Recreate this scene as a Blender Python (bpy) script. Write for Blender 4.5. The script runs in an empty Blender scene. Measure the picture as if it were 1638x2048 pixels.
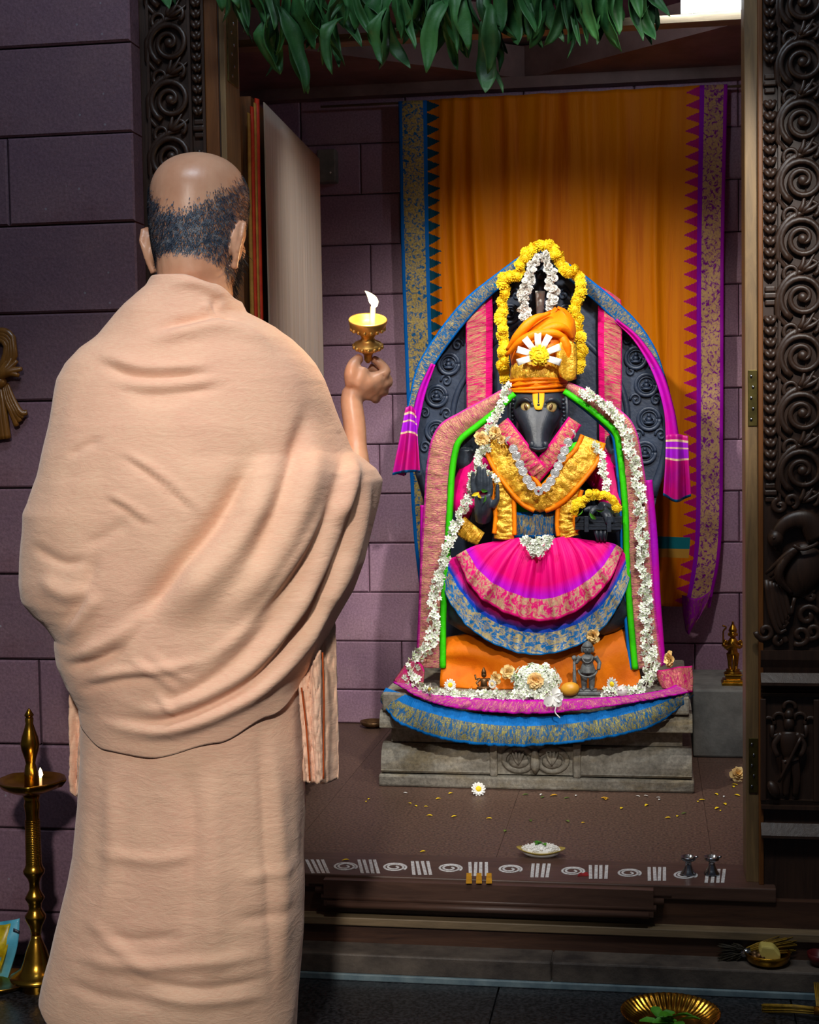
import bpy, bmesh, math, random
import numpy as np
from mathutils import Vector, Matrix
random.seed(7); np.random.seed(7)
S = bpy.context.scene
COL = S.collection
# ------------------------------------------------------------ camera
FPX, HC = 3000.0, 1.2
YAW, PITCH, ROLL = math.radians(9.1), math.radians(3.5), .016
_a, _p = YAW, PITCH
FW = np.array([-math.sin(_a)*math.cos(_p), math.cos(_a)*math.cos(_p), -math.sin(_p)])
_R0 = np.array([math.cos(_a), math.sin(_a), 0.0]); _U0 = np.cross(_R0, FW)
RT = math.cos(ROLL)*_R0 - math.sin(ROLL)*_U0
UP = math.sin(ROLL)*_R0 + math.cos(ROLL)*_U0
CP = np.array([0, 0, HC])
cam = bpy.data.cameras.new('camera'); camo = bpy.data.objects.new('camera', cam); COL.objects.link(camo)
cam.sensor_fit = 'VERTICAL'; cam.sensor_height = 36.0; cam.lens = FPX/2048*36.0
cam.clip_start = .05; cam.clip_end = 100
camo.matrix_world = Matrix(((RT[0], UP[0], -FW[0], 0), (RT[1], UP[1], -FW[1], 0), (RT[2], UP[2], -FW[2], HC), (0, 0, 0, 1)))
S.camera = camo
S.view_settings.view_transform = 'Standard'; S.view_settings.look = 'None'
S.view_settings.gamma = 1; S.view_settings.use_curve_mapping = False
S.view_settings.exposure = 0.0
# ------------------------------------------------------------ world and lights
w = bpy.data.worlds.new('world'); S.world = w; w.use_nodes = True
w.node_tree.nodes['Background'].inputs[0].default_value = (.55, .6, .75, 1)
w.node_tree.nodes['Background'].inputs[1].default_value = .06
def spot(name, loc, tgt, power, col, size=60, blend=.6, rad=.04):
    l = bpy.data.lights.new(name, 'SPOT'); l.energy = power; l.color = col
    l.spot_size = math.radians(size); l.spot_blend = blend; l.shadow_soft_size = rad
    o = bpy.data.objects.new(name, l); COL.objects.link(o); o.location = loc
    o.rotation_euler = (Vector(tgt)-Vector(loc)).to_track_quat('-Z', 'Y').to_euler()
    return o
def area(name, loc, tgt, power, col, sx, sy, spread=180):
    l = bpy.data.lights.new(name, 'AREA'); l.energy = power; l.color = col
    l.shape = 'RECTANGLE'; l.size = sx; l.size_y = sy; l.spread = math.radians(spread)
    o = bpy.data.objects.new(name, l); COL.objects.link(o); o.location = loc
    o.rotation_euler = (Vector(tgt)-Vector(loc)).to_track_quat('-Z', 'Y').to_euler()
    return o
# two small spot lamps inside the doorway head, aimed at the idol
spot('sanctum_spot', (-.66, 3.45, 2.285), (-.28, 4.3, 1.0), 66, (1, .96, .88), 86, .9, .03)
spot('sanctum_spot', (.08, 3.45, 2.285), (-.34, 4.3, 1.0), 42, (1, .95, .9), 86, .9, .03)
# hall downlight in front of the doorway, to the right
spot('door_spot', (.45, 1.3, 2.7), (-.32, 4.1, .90), 270, (1, .96, .9), 25, .6, .05)
spot('threshold_fill', (.25, 2.0, 3.0), (-.15, 3.1, .0), 42, (1, .93, .82), 60, .9, .1)  # added fill that brightens the sill and kerb, no real fixture
# hall light above and behind the photographer, and a soft cool ceiling light
spot('hall_spot', (-.35, -.6, 2.75), (-.93, 2.62, .80), 390, (1, .93, .86), 27, .8, .12)
area('hall_ceiling_light', (-.5, 1.7, 3.3), (-.7, 2.6, 1.4), 22, (.75, .87, 1), .9, .25)
# ------------------------------------------------------------ pixel -> place
def ray(x, y): return FW*FPX + RT*(x-819) + UP*(1024-y)
def PY(x, y, Y):
    d = ray(x, y); return CP + d*(Y/d[1])
def PZ(x, y, Z):
    d = ray(x, y); return CP + d*((Z-HC)/d[2])
def PX(x, y, X):
    d = ray(x, y); return CP + d*(X/d[0])
def pix(P):
    d = np.asarray(P)-CP; z = d @ FW
    return 819+FPX*(d @ RT)/z, 1024-FPX*(d @ UP)/z
# ------------------------------------------------------------ object helpers
def mk(name, verts, faces, mat, parent=None, smooth=True, uvs=None, solid=0, sub=0, bevel=0, offset=0, angle=None):
    me = bpy.data.meshes.new(name)
    me.from_pydata([tuple(map(float, v)) for v in verts], [], [tuple(f) for f in faces]); me.update()
    if uvs is not None:
        uvl = me.uv_layers.new(name='UVMap')
        li = np.empty(len(me.loops), dtype=np.int32); me.loops.foreach_get('vertex_index', li)
        uvl.data.foreach_set('uv', np.asarray(uvs, dtype=np.float32)[li].ravel())
    if mat is not None: me.materials.append(mat)
    if smooth: me.polygons.foreach_set('use_smooth', [True]*len(me.polygons))
    o = bpy.data.objects.new(name, me); COL.objects.link(o)
    if bevel:
        m = o.modifiers.new('b', 'BEVEL'); m.width = bevel; m.segments = 2; m.limit_method = 'ANGLE'
    if solid:
        m = o.modifiers.new('s', 'SOLIDIFY'); m.thickness = solid; m.offset = offset
    if sub:
        m = o.modifiers.new('u', 'SUBSURF'); m.levels = sub; m.render_levels = sub
    if parent is not None: adopt(o, parent)
    return o
def adopt(o, parent):
    o.parent = parent
    l = parent.location if parent.type == 'EMPTY' else Vector((0, 0, 0))
    q = parent
    o.matrix_parent_inverse = Matrix.Translation(-Vector(l)) if parent.type == 'EMPTY' else Matrix.Identity(4)
def tag(o, label=None, cat=None, group=None, kind=None):
    if label: o['label'] = label
    if cat: o['category'] = cat
    if group: o['group'] = group
    if kind: o['kind'] = kind
    return o
def thing(name, label, cat, loc=(0, 0, 0), group=None):
    o = bpy.data.objects.new(name, None); COL.objects.link(o); o.location = Vector([float(c) for c in loc])
    o.empty_display_size = .05
    return tag(o, label, cat, group)
def inst(src, name, parent, M, mat=None):
    """another object sharing the mesh of src (same parent frame), placed by matrix M in world space"""
    o = bpy.data.objects.new(name, src.data if isinstance(src, bpy.types.Object) else src); COL.objects.link(o)
    if parent is not None: adopt(o, parent)
    o.matrix_basis = M
    return o
def data(name, mb, mat, smooth=True):
    me = bpy.data.meshes.new(name)
    me.from_pydata([tuple(map(float, v)) for v in mb.v], [], mb.f); me.update()
    for m in (mat if isinstance(mat, (list, tuple)) else [mat]): me.materials.append(m)
    if mb.mi: me.polygons.foreach_set('material_index', mb.mi)
    if smooth: me.polygons.foreach_set('use_smooth', [True]*len(me.polygons))
    return me
def crs(pts, n, closed=False):
    """Catmull-Rom resample of tuples to n points, even in the control parameter"""
    P = np.asarray(pts, dtype=float); k = len(P)
    if k == 2: return np.array([P[0]+(P[1]-P[0])*i/(n-1) for i in range(n)])
    if closed: Q = np.vstack([P[-1], P, P[0], P[1]]); seg = k
    else: Q = np.vstack([2*P[0]-P[1], P, 2*P[-1]-P[-2]]); seg = k-1
    dd = [np.linalg.norm((Q[i+2]-Q[i+1])[:2]) + 1e-9 for i in range(seg)]
    cum = np.concatenate([[0], np.cumsum(dd)])
    out = []
    for i in range(n):
        s = cum[-1]*(i/n if closed else i/(n-1))
        j = min(seg-1, int(np.searchsorted(cum, s, side='right')-1)); t = (s-cum[j])/dd[j]
        a, b, c, d = Q[j], Q[j+1], Q[j+2], Q[j+3]
        out.append(.5*((2*b)+(-a+c)*t+(2*a-5*b+4*c-d)*t*t+(-a+3*b-3*c+d)*t**3))
    return np.array(out)
class MB:
    def __init__(s): s.v = []; s.f = []; s.mi = []; s.uv = []
    def add(s, v, f, mi=0):
        o = len(s.v); s.v += [tuple(map(float, p)) for p in v]; s.f += [tuple(i+o for i in q) for q in f]; s.mi += [mi]*len(f); return s
    def box(s, c, d, M=None, mi=0):
        hx, hy, hz = d[0]/2, d[1]/2, d[2]/2
        v = [Vector((x*hx, y*hy, z*hz)) for x in (-1, 1) for y in (-1, 1) for z in (-1, 1)]
        if M is not None: v = [M @ p for p in v]
        v = [p+Vector([float(q) for q in c]) for p in v]
        return s.add(v, [(0, 1, 3, 2), (4, 6, 7, 5), (0, 4, 5, 1), (2, 3, 7, 6), (0, 2, 6, 4), (1, 5, 7, 3)], mi)
    def bx(s, x0, x1, y0, y1, z0, z1, mi=0): return s.box(((x0+x1)/2, (y0+y1)/2, (z0+z1)/2), (x1-x0, y1-y0, z1-z0), None, mi)
    def loft(s, rings, cap=True, closed=True, mi=0):
        n = len(rings[0]); v = [p for r in rings for p in r]; f = []
        for i in range(len(rings)-1):
            for j in range(n if closed else n-1):
                k = (j+1) % n; f.append((i*n+j, i*n+k, (i+1)*n+k, (i+1)*n+j))
        if cap and closed:
            f.append(tuple(range(n-1, -1, -1))); f.append(tuple((len(rings)-1)*n+j for j in range(n)))
        return s.add(v, f, mi)
    def lathe(s, prof, c=(0, 0, 0), n=24, M=None, mi=0, lobes=0, amp=0):
        R = []
        for r, z in prof:
            ring = []
            for j in range(n):
                a = 2*math.pi*j/n; rr = r*(1+amp*math.cos(lobes*a)) if lobes else r
                p = Vector((rr*math.cos(a), rr*math.sin(a), z))
                if M is not None: p = M @ p
                ring.append((p.x+c[0], p.y+c[1], p.z+c[2]))
            R.append(ring)
        return s.loft(R, True, True, mi)
    def tube(s, pts, rad, n=8, flat=None, mi=0, cap=True):
        """rad: number or list; flat: (axis vector, factor) squeezes the section along axis"""
        P = [Vector([float(c) for c in p]) for p in pts]; k = len(P)
        if not hasattr(rad, '__len__'): rad = [rad]*k
        R = []; prev = None
        for i in range(k):
            t = (P[min(i+1, k-1)]-P[max(i-1, 0)])
            if t.length < 1e-9: t = Vector((0, 0, 1))
            t.normalize()
            if prev is None:
                a = Vector((0, 1, 0)) if abs(t.y) < .9 else Vector((1, 0, 0)); u = t.cross(a).normalized()
            else:
                u = prev-t*prev.dot(t)
                u = u.normalized() if u.length > 1e-6 else t.orthogonal().normalized()
            prev = u; vv = t.cross(u)
            ring = []
            for j in range(n):
                a = 2*math.pi*j/n; q = (u*math.cos(a)+vv*math.sin(a))*rad[i]
                if flat: ax = Vector(flat[0]); q = q-ax*q.dot(ax)*(1-flat[1])
                ring.append(P[i]+q)
            R.append(ring)
        return s.loft(R, cap, True, mi)
    def ball(s, c, r, n=12, m=8, M=None, mi=0):
        if not hasattr(r, '__len__'): r = (r, r, r)
        R = []
        for i in range(m+1):
            th = math.pi*(.001+i/m*.998)
            ring = []
            for j in range(n):
                a = 2*math.pi*j/n; p = Vector((r[0]*math.sin(th)*math.cos(a), r[1]*math.sin(th)*math.sin(a), -r[2]*math.cos(th)))
                if M is not None: p = M @ p
                ring.append((p.x+c[0], p.y+c[1], p.z+c[2]))
            R.append(ring)
        return s.loft(R, True, True, mi)
    def prism(s, poly, y0, y1, mi=0):
        """poly: (x,z) list extruded along Y"""
        n = len(poly); v = [(p[0], y0, p[1]) for p in poly]+[(p[0], y1, p[1]) for p in poly]
        f = [tuple(range(n)), tuple(range(2*n-1, n-1, -1))]+[(i, i+n, (i+1) % n+n, (i+1) % n) for i in range(n)]
        return s.add(v, f, mi)
    def prismz(s, poly, z0, z1, mi=0):
        n = len(poly); v = [(p[0], p[1], z0) for p in poly]+[(p[0], p[1], z1) for p in poly]
        f = [tuple(range(n-1, -1, -1)), tuple(range(n, 2*n))]+[(i, (i+1) % n, (i+1) % n+n, i+n) for i in range(n)]
        return s.add(v, f, mi)
    def profx(s, prof, x0, x1, mi=0):
        """prof: (y,z) outline extruded along X"""
        n = len(prof); v = [(x0, p[0], p[1]) for p in prof]+[(x1, p[0], p[1]) for p in prof]
        f = [tuple(range(n)), tuple(range(2*n-1, n-1, -1))]+[(i, i+n, (i+1) % n+n, (i+1) % n) for i in range(n)]
        return s.add(v, f, mi)
    def build(s, name, mat, parent=None, **k):
        o = mk(name, s.v, s.f, mat if not isinstance(mat, (list, tuple)) else mat[0], parent, **k)
        if isinstance(mat, (list, tuple)):
            for m in mat[1:]: o.data.materials.append(m)
            o.data.polygons.foreach_set('material_index', s.mi)
        return o
def grid_faces(nu, nv): return [(j*nu+i, j*nu+i+1, (j+1)*nu+i+1, (j+1)*nu+i) for j in range(nv-1) for i in range(nu-1)]
def sheet(name, rows, mat, parent=None, nu=60, nv=16, disp=None, solid=.003, uvf=None, smooth=True):
    """cloth from rows of (pixel x, pixel y, depth Y); disp(u, v) -> metres towards the viewer side (-Y)"""
    A = np.array([crs(r, nu) for r in rows])
    B = np.array([crs(A[:, i], nv) for i in range(nu)]) if len(rows) > 2 else np.array([[A[0, i]+(A[1, i]-A[0, i])*j/(nv-1) for j in range(nv)] for i in range(nu)])
    V = []; UV = []
    for j in range(nv):
        for i in range(nu):
            x, y, Y = B[i, j]; u, v = i/(nu-1), j/(nv-1)
            p = PY(x, y, Y)
            if disp: p = p+np.array([0, -1, 0])*disp(u, v)
            V.append(p); UV.append((u, v) if uvf is None else uvf(u, v))
    return mk(name, V, grid_faces(nu, nv), mat, parent, smooth=smooth, uvs=UV, solid=solid)
def ribbon(name, line, mat, parent=None, nu=60, nv=10, disp=None, solid=.003, uvscale=1.0, vertical=False):
    """cloth band along (px, py, Y, half width px); width across the line in the picture plane of that depth"""
    L = crs(line, nu); T = np.gradient(L[:, :2], axis=0); T /= np.linalg.norm(T, axis=1)[:, None]+1e-9
    V = []; UV = []
    ln = np.concatenate([[0], np.cumsum(np.linalg.norm(np.diff(L[:, :2], axis=0), axis=1))])
    for j in range(nv):
        s = 2*j/(nv-1)-1
        for i in range(nu):
            nrm = np.array([-T[i, 1], T[i, 0]])
            x, y = L[i, :2]+nrm*s*L[i, 3]
            p = PY(x, y, L[i, 2])
            u, v = ln[i]/100.0, j/(nv-1)
            if disp: p = p+np.array([0, -1, 0])*disp(i/(nu-1), v)
            V.append(p); UV.append((u*uvscale, v))
    return mk(name, V, grid_faces(nu, nv), mat, parent, uvs=UV, solid=solid)
# ------------------------------------------------------------ materials
def srgb(r, g, b):
    f = lambda c: (c/255/12.92) if c/255 <= .04045 else ((c/255+.055)/1.055)**2.4
    return (f(r), f(g), f(b), 1)
class NM:
    def __init__(s, name):
        s.m = bpy.data.materials.new(name); s.m.use_nodes = True; s.t = s.m.node_tree
        s.b = s.t.nodes['Principled BSDF']
    def n(s, typ, props=None, **inp):
        q = s.t.nodes.new(typ)
        for k, v in (props or {}).items(): setattr(q, k, v)
        for k, v in inp.items(): s.set(q, k.replace('_', ' ') if not k.isdigit() else int(k), v)
        return q
    def set(s, q, k, v):
        if isinstance(k, str) and k.startswith('i') and k[1:].isdigit(): k = int(k[1:])
        sock = q.inputs[k]
        if isinstance(v, bpy.types.NodeSocket): s.t.links.new(v, sock)
        else: sock.default_value = v
    def coord(s, which='Object', scale=(1, 1, 1), rot=(0, 0, 0)):
        tc = s.n('ShaderNodeTexCoord'); mp = s.n('ShaderNodeMapping')
        s.t.links.new(tc.outputs[which], mp.inputs['Vector']); mp.inputs['Scale'].default_value = scale; mp.inputs['Rotation'].default_value = rot
        return mp.outputs['Vector']
    def noise(s, vec, scale, detail=4, rough=.6, dist=0):
        q = s.n('ShaderNodeTexNoise'); s.t.links.new(vec, q.inputs['Vector'])
        q.inputs['Scale'].default_value = scale; q.inputs['Detail'].default_value = detail; q.inputs['Roughness'].default_value = rough; q.inputs['Distortion'].default_value = dist
        return q.outputs['Fac']
    def ramp(s, fac, stops, interp='LINEAR'):
        q = s.n('ShaderNodeValToRGB'); s.t.links.new(fac, q.inputs['Fac']); cr = q.color_ramp; cr.interpolation = interp
        while len(cr.elements) < len(stops): cr.elements.new(.5)
        for e, (p, c) in zip(cr.elements, stops): e.position = p; e.color = c if hasattr(c, '__len__') else (c, c, c, 1)
        return q.outputs['Color']
    def mix(s, fac, a, b, blend='MIX'):
        q = s.n('ShaderNodeMix', {'data_type': 'RGBA', 'blend_type': blend})
        s.set(q, 0, fac); s.set(q, 6, a); s.set(q, 7, b); return q.outputs[2]
    def math(s, op, a, b=0.0, c=None):
        q = s.n('ShaderNodeMath', {'operation': op}); s.set(q, 0, a); s.set(q, 1, b)
        if c is not None: s.set(q, 2, c)
        return q.outputs[0]
    def bump(s, h, strength=.3, dist=.01):
        q = s.n('ShaderNodeBump'); s.t.links.new(h, q.inputs['Height']); q.inputs['Strength'].default_value = strength; q.inputs['Distance'].default_value = dist
        s.t.links.new(q.outputs['Normal'], s.b.inputs['Normal'])
    def out(s, col=None, rough=None, metal=None, **k):
        if col is not None: s.set(s.b, 'Base Color', col)
        if rough is not None: s.set(s.b, 'Roughness', rough)
        if metal is not None: s.set(s.b, 'Metallic', metal)
        for a, b in k.items(): s.set(s.b, a.replace('_', ' '), b)
        return s.m
def rnd_mat(name, c1, c2, scale=20, rough=.6, metal=0, bump=0, bscale=None, lo=.35, hi=.65, stretch=(1, 1, 1), objrand=0, detail=5, bdist=.005, **k):
    N = NM(name); v = N.coord('Object', stretch)
    f = N.noise(v, scale, detail); col = N.ramp(f, [(lo, c1), (hi, c2)])
    if objrand:
        oi = N.n('ShaderNodeObjectInfo'); hs = N.n('ShaderNodeHueSaturation'); N.set(hs, 'Color', col)
        N.set(hs, 'Value', N.math('MULTIPLY_ADD', oi.outputs['Random'], objrand*2, 1-objrand)); col = hs.outputs['Color']
    if bump: N.bump(N.noise(v, bscale or scale*2, 4), bump, bdist)
    return N.out(col, rough, metal, **k)
def granite(name, c1, c2, stain, specks=True):
    N = NM(name); v = N.coord('Object')
    oi = N.n('ShaderNodeObjectInfo')
    big = N.noise(v, 3.2, 5, .65); col = N.ramp(big, [(.35, c1), (.65, c2)])
    st = N.ramp(N.noise(v, 1.9, 6, .7, .6), [(.52, 0.0), (.72, 1.0)]); col = N.mix(N.math('MULTIPLY', st, .6), col, stain)
    fine = N.noise(v, 160, 3, .7); col = N.mix(.35, col, N.ramp(fine, [(.3, .12), (.7, .9)]), 'OVERLAY')
    hs = N.n('ShaderNodeHueSaturation'); N.set(hs, 'Color', col); N.set(hs, 'Value', N.math('MULTIPLY_ADD', oi.outputs['Random'], .35, .82))
    col = hs.outputs['Color']
    if specks:
        vo = N.n('ShaderNodeTexVoronoi', {'feature': 'F1'}); N.set(vo, 'Vector', v); N.set(vo, 'Scale', 26.0)
        sp = N.math('LESS_THAN', vo.outputs['Distance'], .07); col = N.mix(N.math('MULTIPLY', sp, .35), col, srgb(150, 160, 170))
    N.bump(N.noise(v, 60, 5, .7), .25, .006)
    return N.out(col, .62)
def fabric(name, c1, c2=None, rough=.65, sheen=.3, crinkle=40, bump=.35, weave=True, metal=0):
    N = NM(name); v = N.coord('Object'); c2 = c2 or tuple(x*.75 for x in c1[:3])+(1,)
    f = N.noise(v, crinkle*.35, 4, .6); col = N.ramp(f, [(.35, c1), (.7, c2)])
    h = N.noise(v, crinkle, 5, .65)
    N.bump(h, bump, .006)
    return N.out(col, rough, metal, Specular_IOR_Level=.2)
def brocade(name, base, gold=srgb(222, 176, 120), su=9, sv=3.2, edge=.12, edgecol=None, cover=.5, edge2=None):
    """gold-figured band: UV u runs along the band (1 per 100 px), v across it; plain edges"""
    N = NM(name); v = N.coord('UV', (su*1.8, sv*.75, 1))
    f = N.noise(v, 1.6, 6, .75, .9)
    g = N.ramp(f, [(cover-.06, 0.0), (cover+.02, 1.0)])
    vo = N.n('ShaderNodeTexVoronoi', {'feature': 'DISTANCE_TO_EDGE'}); N.set(vo, 'Vector', v); N.set(vo, 'Scale', 2.2)
    net = N.ramp(vo.outputs['Distance'], [(.03, 0.0), (.1, 1.0)]); g = N.math('MULTIPLY', g, N.math('MULTIPLY_ADD', net, .55, .45))
    sx = N.n('ShaderNodeSeparateXYZ'); tc = N.n('ShaderNodeTexCoord'); N.set(sx, 'Vector', tc.outputs['UV'])
    d = N.math('MINIMUM', N.math('SUBTRACT', sx.outputs['Y'], 0.0) if edge2 is None else N.math('ADD', sx.outputs['Y'], edge-edge2), N.math('SUBTRACT', 1.0, sx.outputs['Y']))
    inside = N.math('GREATER_THAN', d, edge)
    g = N.math('MULTIPLY', g, inside)
    tone = N.ramp(N.noise(v, 4, 3), [(.3, tuple(c*.6 for c in gold[:3])+(1,)), (.7, gold)])
    bcol = N.mix(inside, edgecol or base, base)
    col = N.mix(g, bcol, tone)
    w1 = N.noise(N.coord('UV', (su*2.2, .5, 1)), 2.2, 4, .6)
    N.bump(N.math('ADD', w1, N.math('MULTIPLY', g, .3)), .55, .008)
    return N.out(col, N.math('MULTIPLY_ADD', g, -.2, .62), N.math('MULTIPLY', g, .3), Specular_IOR_Level=.2)
MT = {}
MT['wall'] = granite('pink_granite', srgb(94, 70, 86), srgb(108, 82, 92), srgb(76, 34, 44))
MT['backwall'] = granite('purple_granite', srgb(158, 122, 146), srgb(172, 136, 152), srgb(120, 78, 90))
MT['mortar'] = rnd_mat('maroon_mortar', srgb(70, 24, 34), srgb(95, 40, 48), 30, .8)
MT['floor'] = rnd_mat('dark_granite_floor', srgb(16, 17, 20), srgb(62, 62, 66), 130, .28, 0, .05, 200, .4, .75)
MT['sfloor'] = rnd_mat('brown_granite_floor', srgb(58, 40, 34), srgb(120, 92, 76), 150, .5, 0, .1, 200, .32, .72)
MT['kerb'] = rnd_mat('kerb_stone', srgb(48, 42, 40), srgb(104, 94, 84), 12, .6, 0, .3, 60, .3, .75)
MT['blueline'] = rnd_mat('pale_blue_skirting', srgb(90, 112, 122), srgb(120, 140, 146), 30, .5)
def wood(name, c1, c2, rough=.42, sc=(14, 14, 1.4)):
    N = NM(name); v = N.coord('Object', sc)
    f = N.noise(v, 3, 6, .65, 1.2); col = N.ramp(f, [(.3, c1), (.7, c2)])
    N.bump(f, .18, .004); return N.out(col, rough)
MT['wood'] = wood('dark_carved_wood', srgb(42, 28, 21), srgb(64, 44, 33), .42)
MT['woodh'] = wood('dark_wood_beam', srgb(50, 30, 22), srgb(82, 54, 38), .5, (1.4, 14, 14))
MT['woodl'] = wood('pale_teak', srgb(98, 78, 52), srgb(140, 112, 72), .5)
MT['woodlh'] = wood('pale_teak_ledge', srgb(92, 78, 58), srgb(132, 112, 84), .55, (1.4, 14, 14))
MT['woodo'] = wood('orange_teak', srgb(92, 52, 18), srgb(122, 74, 30), .45)
MT['bracket'] = wood('varnished_bracket_wood', srgb(86, 54, 18), srgb(128, 86, 34), .3)
MT['sill'] = wood('sill_wood', srgb(66, 46, 38), srgb(90, 64, 52), .45, (1.4, 14, 14))
MT['chalk'] = rnd_mat('white_rice_paste', srgb(170, 170, 172), srgb(226, 226, 226), 180, .9, 0, 0, None, .3, .6)
MT['ochre'] = rnd_mat('turmeric_mark', srgb(190, 130, 10), srgb(220, 160, 20), 40, .9)
MT['kumkum'] = rnd_mat('red_powder', srgb(120, 14, 20), srgb(170, 30, 36), 40, .9)
def pedestal_mat():
    N = NM('weathered_pedestal_stone'); v = N.coord('Object')
    col = N.ramp(N.noise(v, 9, 6, .7), [(.3, srgb(112, 106, 94)), (.7, srgb(164, 158, 144))])
    st = N.ramp(N.noise(N.coord('Object', (1, 1, 2.5)), 4, 5, .7, .5), [(.48, 0.0), (.66, 1.0)])
    col = N.mix(N.math('MULTIPLY', st, .55), col, srgb(120, 98, 40))
    col = N.mix(.5, col, N.ramp(N.noise(v, 110, 3), [(.3, .2), (.7, .8)]), 'OVERLAY')
    N.bump(N.noise(v, 70, 5, .7), .4, .006); return N.out(col, .75)
MT['pedestal'] = pedestal_mat()
MT['greystone'] = rnd_mat('grey_stone_block', srgb(104, 104, 98), srgb(136, 136, 128), 16, .7, 0, .25, 80)
MT['ceil'] = rnd_mat('ceiling_stone', srgb(96, 72, 68), srgb(122, 96, 92), 8, .6, 0, .2, 50)
MT['black'] = rnd_mat('oiled_black_stone', srgb(20, 25, 34), srgb(40, 48, 62), 14, .44, 0, .2, 90)
MT['hand'] = rnd_mat('lit_black_stone', srgb(34, 42, 52), srgb(62, 72, 84), 20, .42, 0, .2, 90)  # idol's black stone in a lighter colour, light on the hands painted in
MT['slab'] = rnd_mat('dark_blue_stone', srgb(34, 44, 62), srgb(52, 64, 84), 10, .45, 0, .2, 90)
MT['brass'] = rnd_mat('polished_brass', srgb(150, 108, 30), srgb(190, 146, 56), 20, .24, 1.0, .06, 60)
MT['oldbrass'] = rnd_mat('aged_brass', srgb(140, 100, 30), srgb(204, 152, 48), 40, .32, 1.0, .15, 90)
MT['brassplate'] = rnd_mat('dull_brass_plate', srgb(74, 66, 34), srgb(104, 92, 48), 40, .4, .8)
MT['silver'] = rnd_mat('silver', srgb(176, 176, 178), srgb(214, 214, 214), 30, .4, .4)
MT['steel'] = rnd_mat('steel_cup', srgb(120, 124, 130), srgb(180, 184, 190), 30, .22, 1.0)
MT['bronze'] = rnd_mat('old_bronze', srgb(84, 62, 40), srgb(130, 96, 60), 60, .42, .7, .3, 120)
MT['idolgrey'] = rnd_mat('grey_idol_stone', srgb(66, 70, 72), srgb(112, 116, 116), 60, .5, 0, .3, 140)
MT['marigold'] = rnd_mat('marigold_yellow', srgb(248, 200, 6), srgb(255, 226, 30), 60, .7, 0, 0, None, .3, .7, objrand=.06, Subsurface_Weight=.1, Subsurface_Radius=(.01, .008, .002))
MT['jasmine'] = rnd_mat('jasmine_white', srgb(226, 232, 212), srgb(248, 250, 242), 60, .65, objrand=.06)
MT['jasbud'] = rnd_mat('jasmine_green_bud', srgb(150, 186, 110), srgb(206, 222, 170), 60, .65)
MT['white'] = rnd_mat('white_petal', srgb(232, 230, 222), srgb(250, 250, 246), 30, .65)
MT['cream'] = rnd_mat('withered_cream_petal', srgb(234, 192, 116), srgb(250, 224, 160), 40, .7)
MT['peach'] = rnd_mat('peach_petal', srgb(244, 196, 120), srgb(250, 222, 160), 40, .7)
MT['leaf'] = rnd_mat('mango_leaf', srgb(20, 68, 34), srgb(62, 118, 58), 9, .55, 0, .3, 40, .3, .7, objrand=.35)
MT['leafd'] = rnd_mat('dry_leaf', srgb(60, 84, 30), srgb(110, 130, 50), 12, .6, objrand=.3)
MT['green'] = rnd_mat('tulsi_leaf', srgb(40, 110, 20), srgb(80, 160, 30), 30, .55)
MT['orange'] = fabric('orange_cotton', srgb(232, 122, 0), srgb(206, 96, 0), .6, .3, 26, .45)
MT['orangesilk'] = fabric('orange_silk', srgb(250, 140, 10), srgb(238, 112, 6), .45, .3, 26, .5)
MT['pink'] = fabric('magenta_silk', srgb(228, 0, 118), srgb(206, 0, 104), .5, .3, 22, .4)
MT['purple'] = fabric('purple_silk', srgb(176, 6, 190), srgb(214, 0, 140), .5, .3, 18, .4)
MT['blue'] = fabric('blue_silk', srgb(0, 112, 196), srgb(0, 92, 170), .5, .3, 22, .4)
MT['greens'] = fabric('green_silk', srgb(60, 214, 10), srgb(40, 180, 6), .5, .3, 22, .4)
MT['goldcloth'] = rnd_mat('gold_tissue', srgb(190, 128, 10), srgb(250, 196, 60), 44, .36, .3, .8, 55, .3, .65, bdist=.01)
MT['b_pink'] = brocade('pink_gold_brocade', srgb(214, 8, 110), srgb(222, 160, 118), 7, 2.4, .12, srgb(226, 0, 120), .49)
MT['b_pinkstrip'] = brocade('pink_gold_strip', srgb(222, 0, 112), srgb(228, 176, 130), 12, 1.6, .04, srgb(232, 0, 116), .5, .26)
MT['b_blue'] = brocade('blue_gold_brocade', srgb(0, 96, 156), srgb(196, 176, 110), 11, 3.2, .12, srgb(0, 110, 200), .52)
MT['b_purple'] = brocade('purple_gold_brocade', srgb(190, 10, 170), srgb(222, 150, 130), 11, 2.6, .12, srgb(196, 0, 180), .47)
MT['b_shawl'] = brocade('rose_gold_brocade', srgb(190, 34, 122), srgb(216, 158, 126), 8, 2.0, .08, srgb(214, 60, 160), .43)
MT['eyewhite'] = rnd_mat('gilded_eye', srgb(214, 190, 120), srgb(236, 216, 150), 30, .3, .5)
MT['tilak'] = rnd_mat('yellow_sandal_paste', srgb(226, 160, 6), srgb(240, 178, 10), 40, .8)
MT['skin'] = None
def flame_mat():
    N = NM('flame'); N.set(N.b, 'Base Color', (1, .7, .3, 1)); N.set(N.b, 'Emission Color', (1, .74, .36, 1)); N.set(N.b, 'Emission Strength', 9.0); return N.m
MT['flame'] = flame_mat()
def lamp_mat():
    N = NM('tube_light'); N.set(N.b, 'Emission Color', (.9, .96, 1, 1)); N.set(N.b, 'Emission Strength', 6.0); return N.m
MT['tube'] = lamp_mat()
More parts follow.
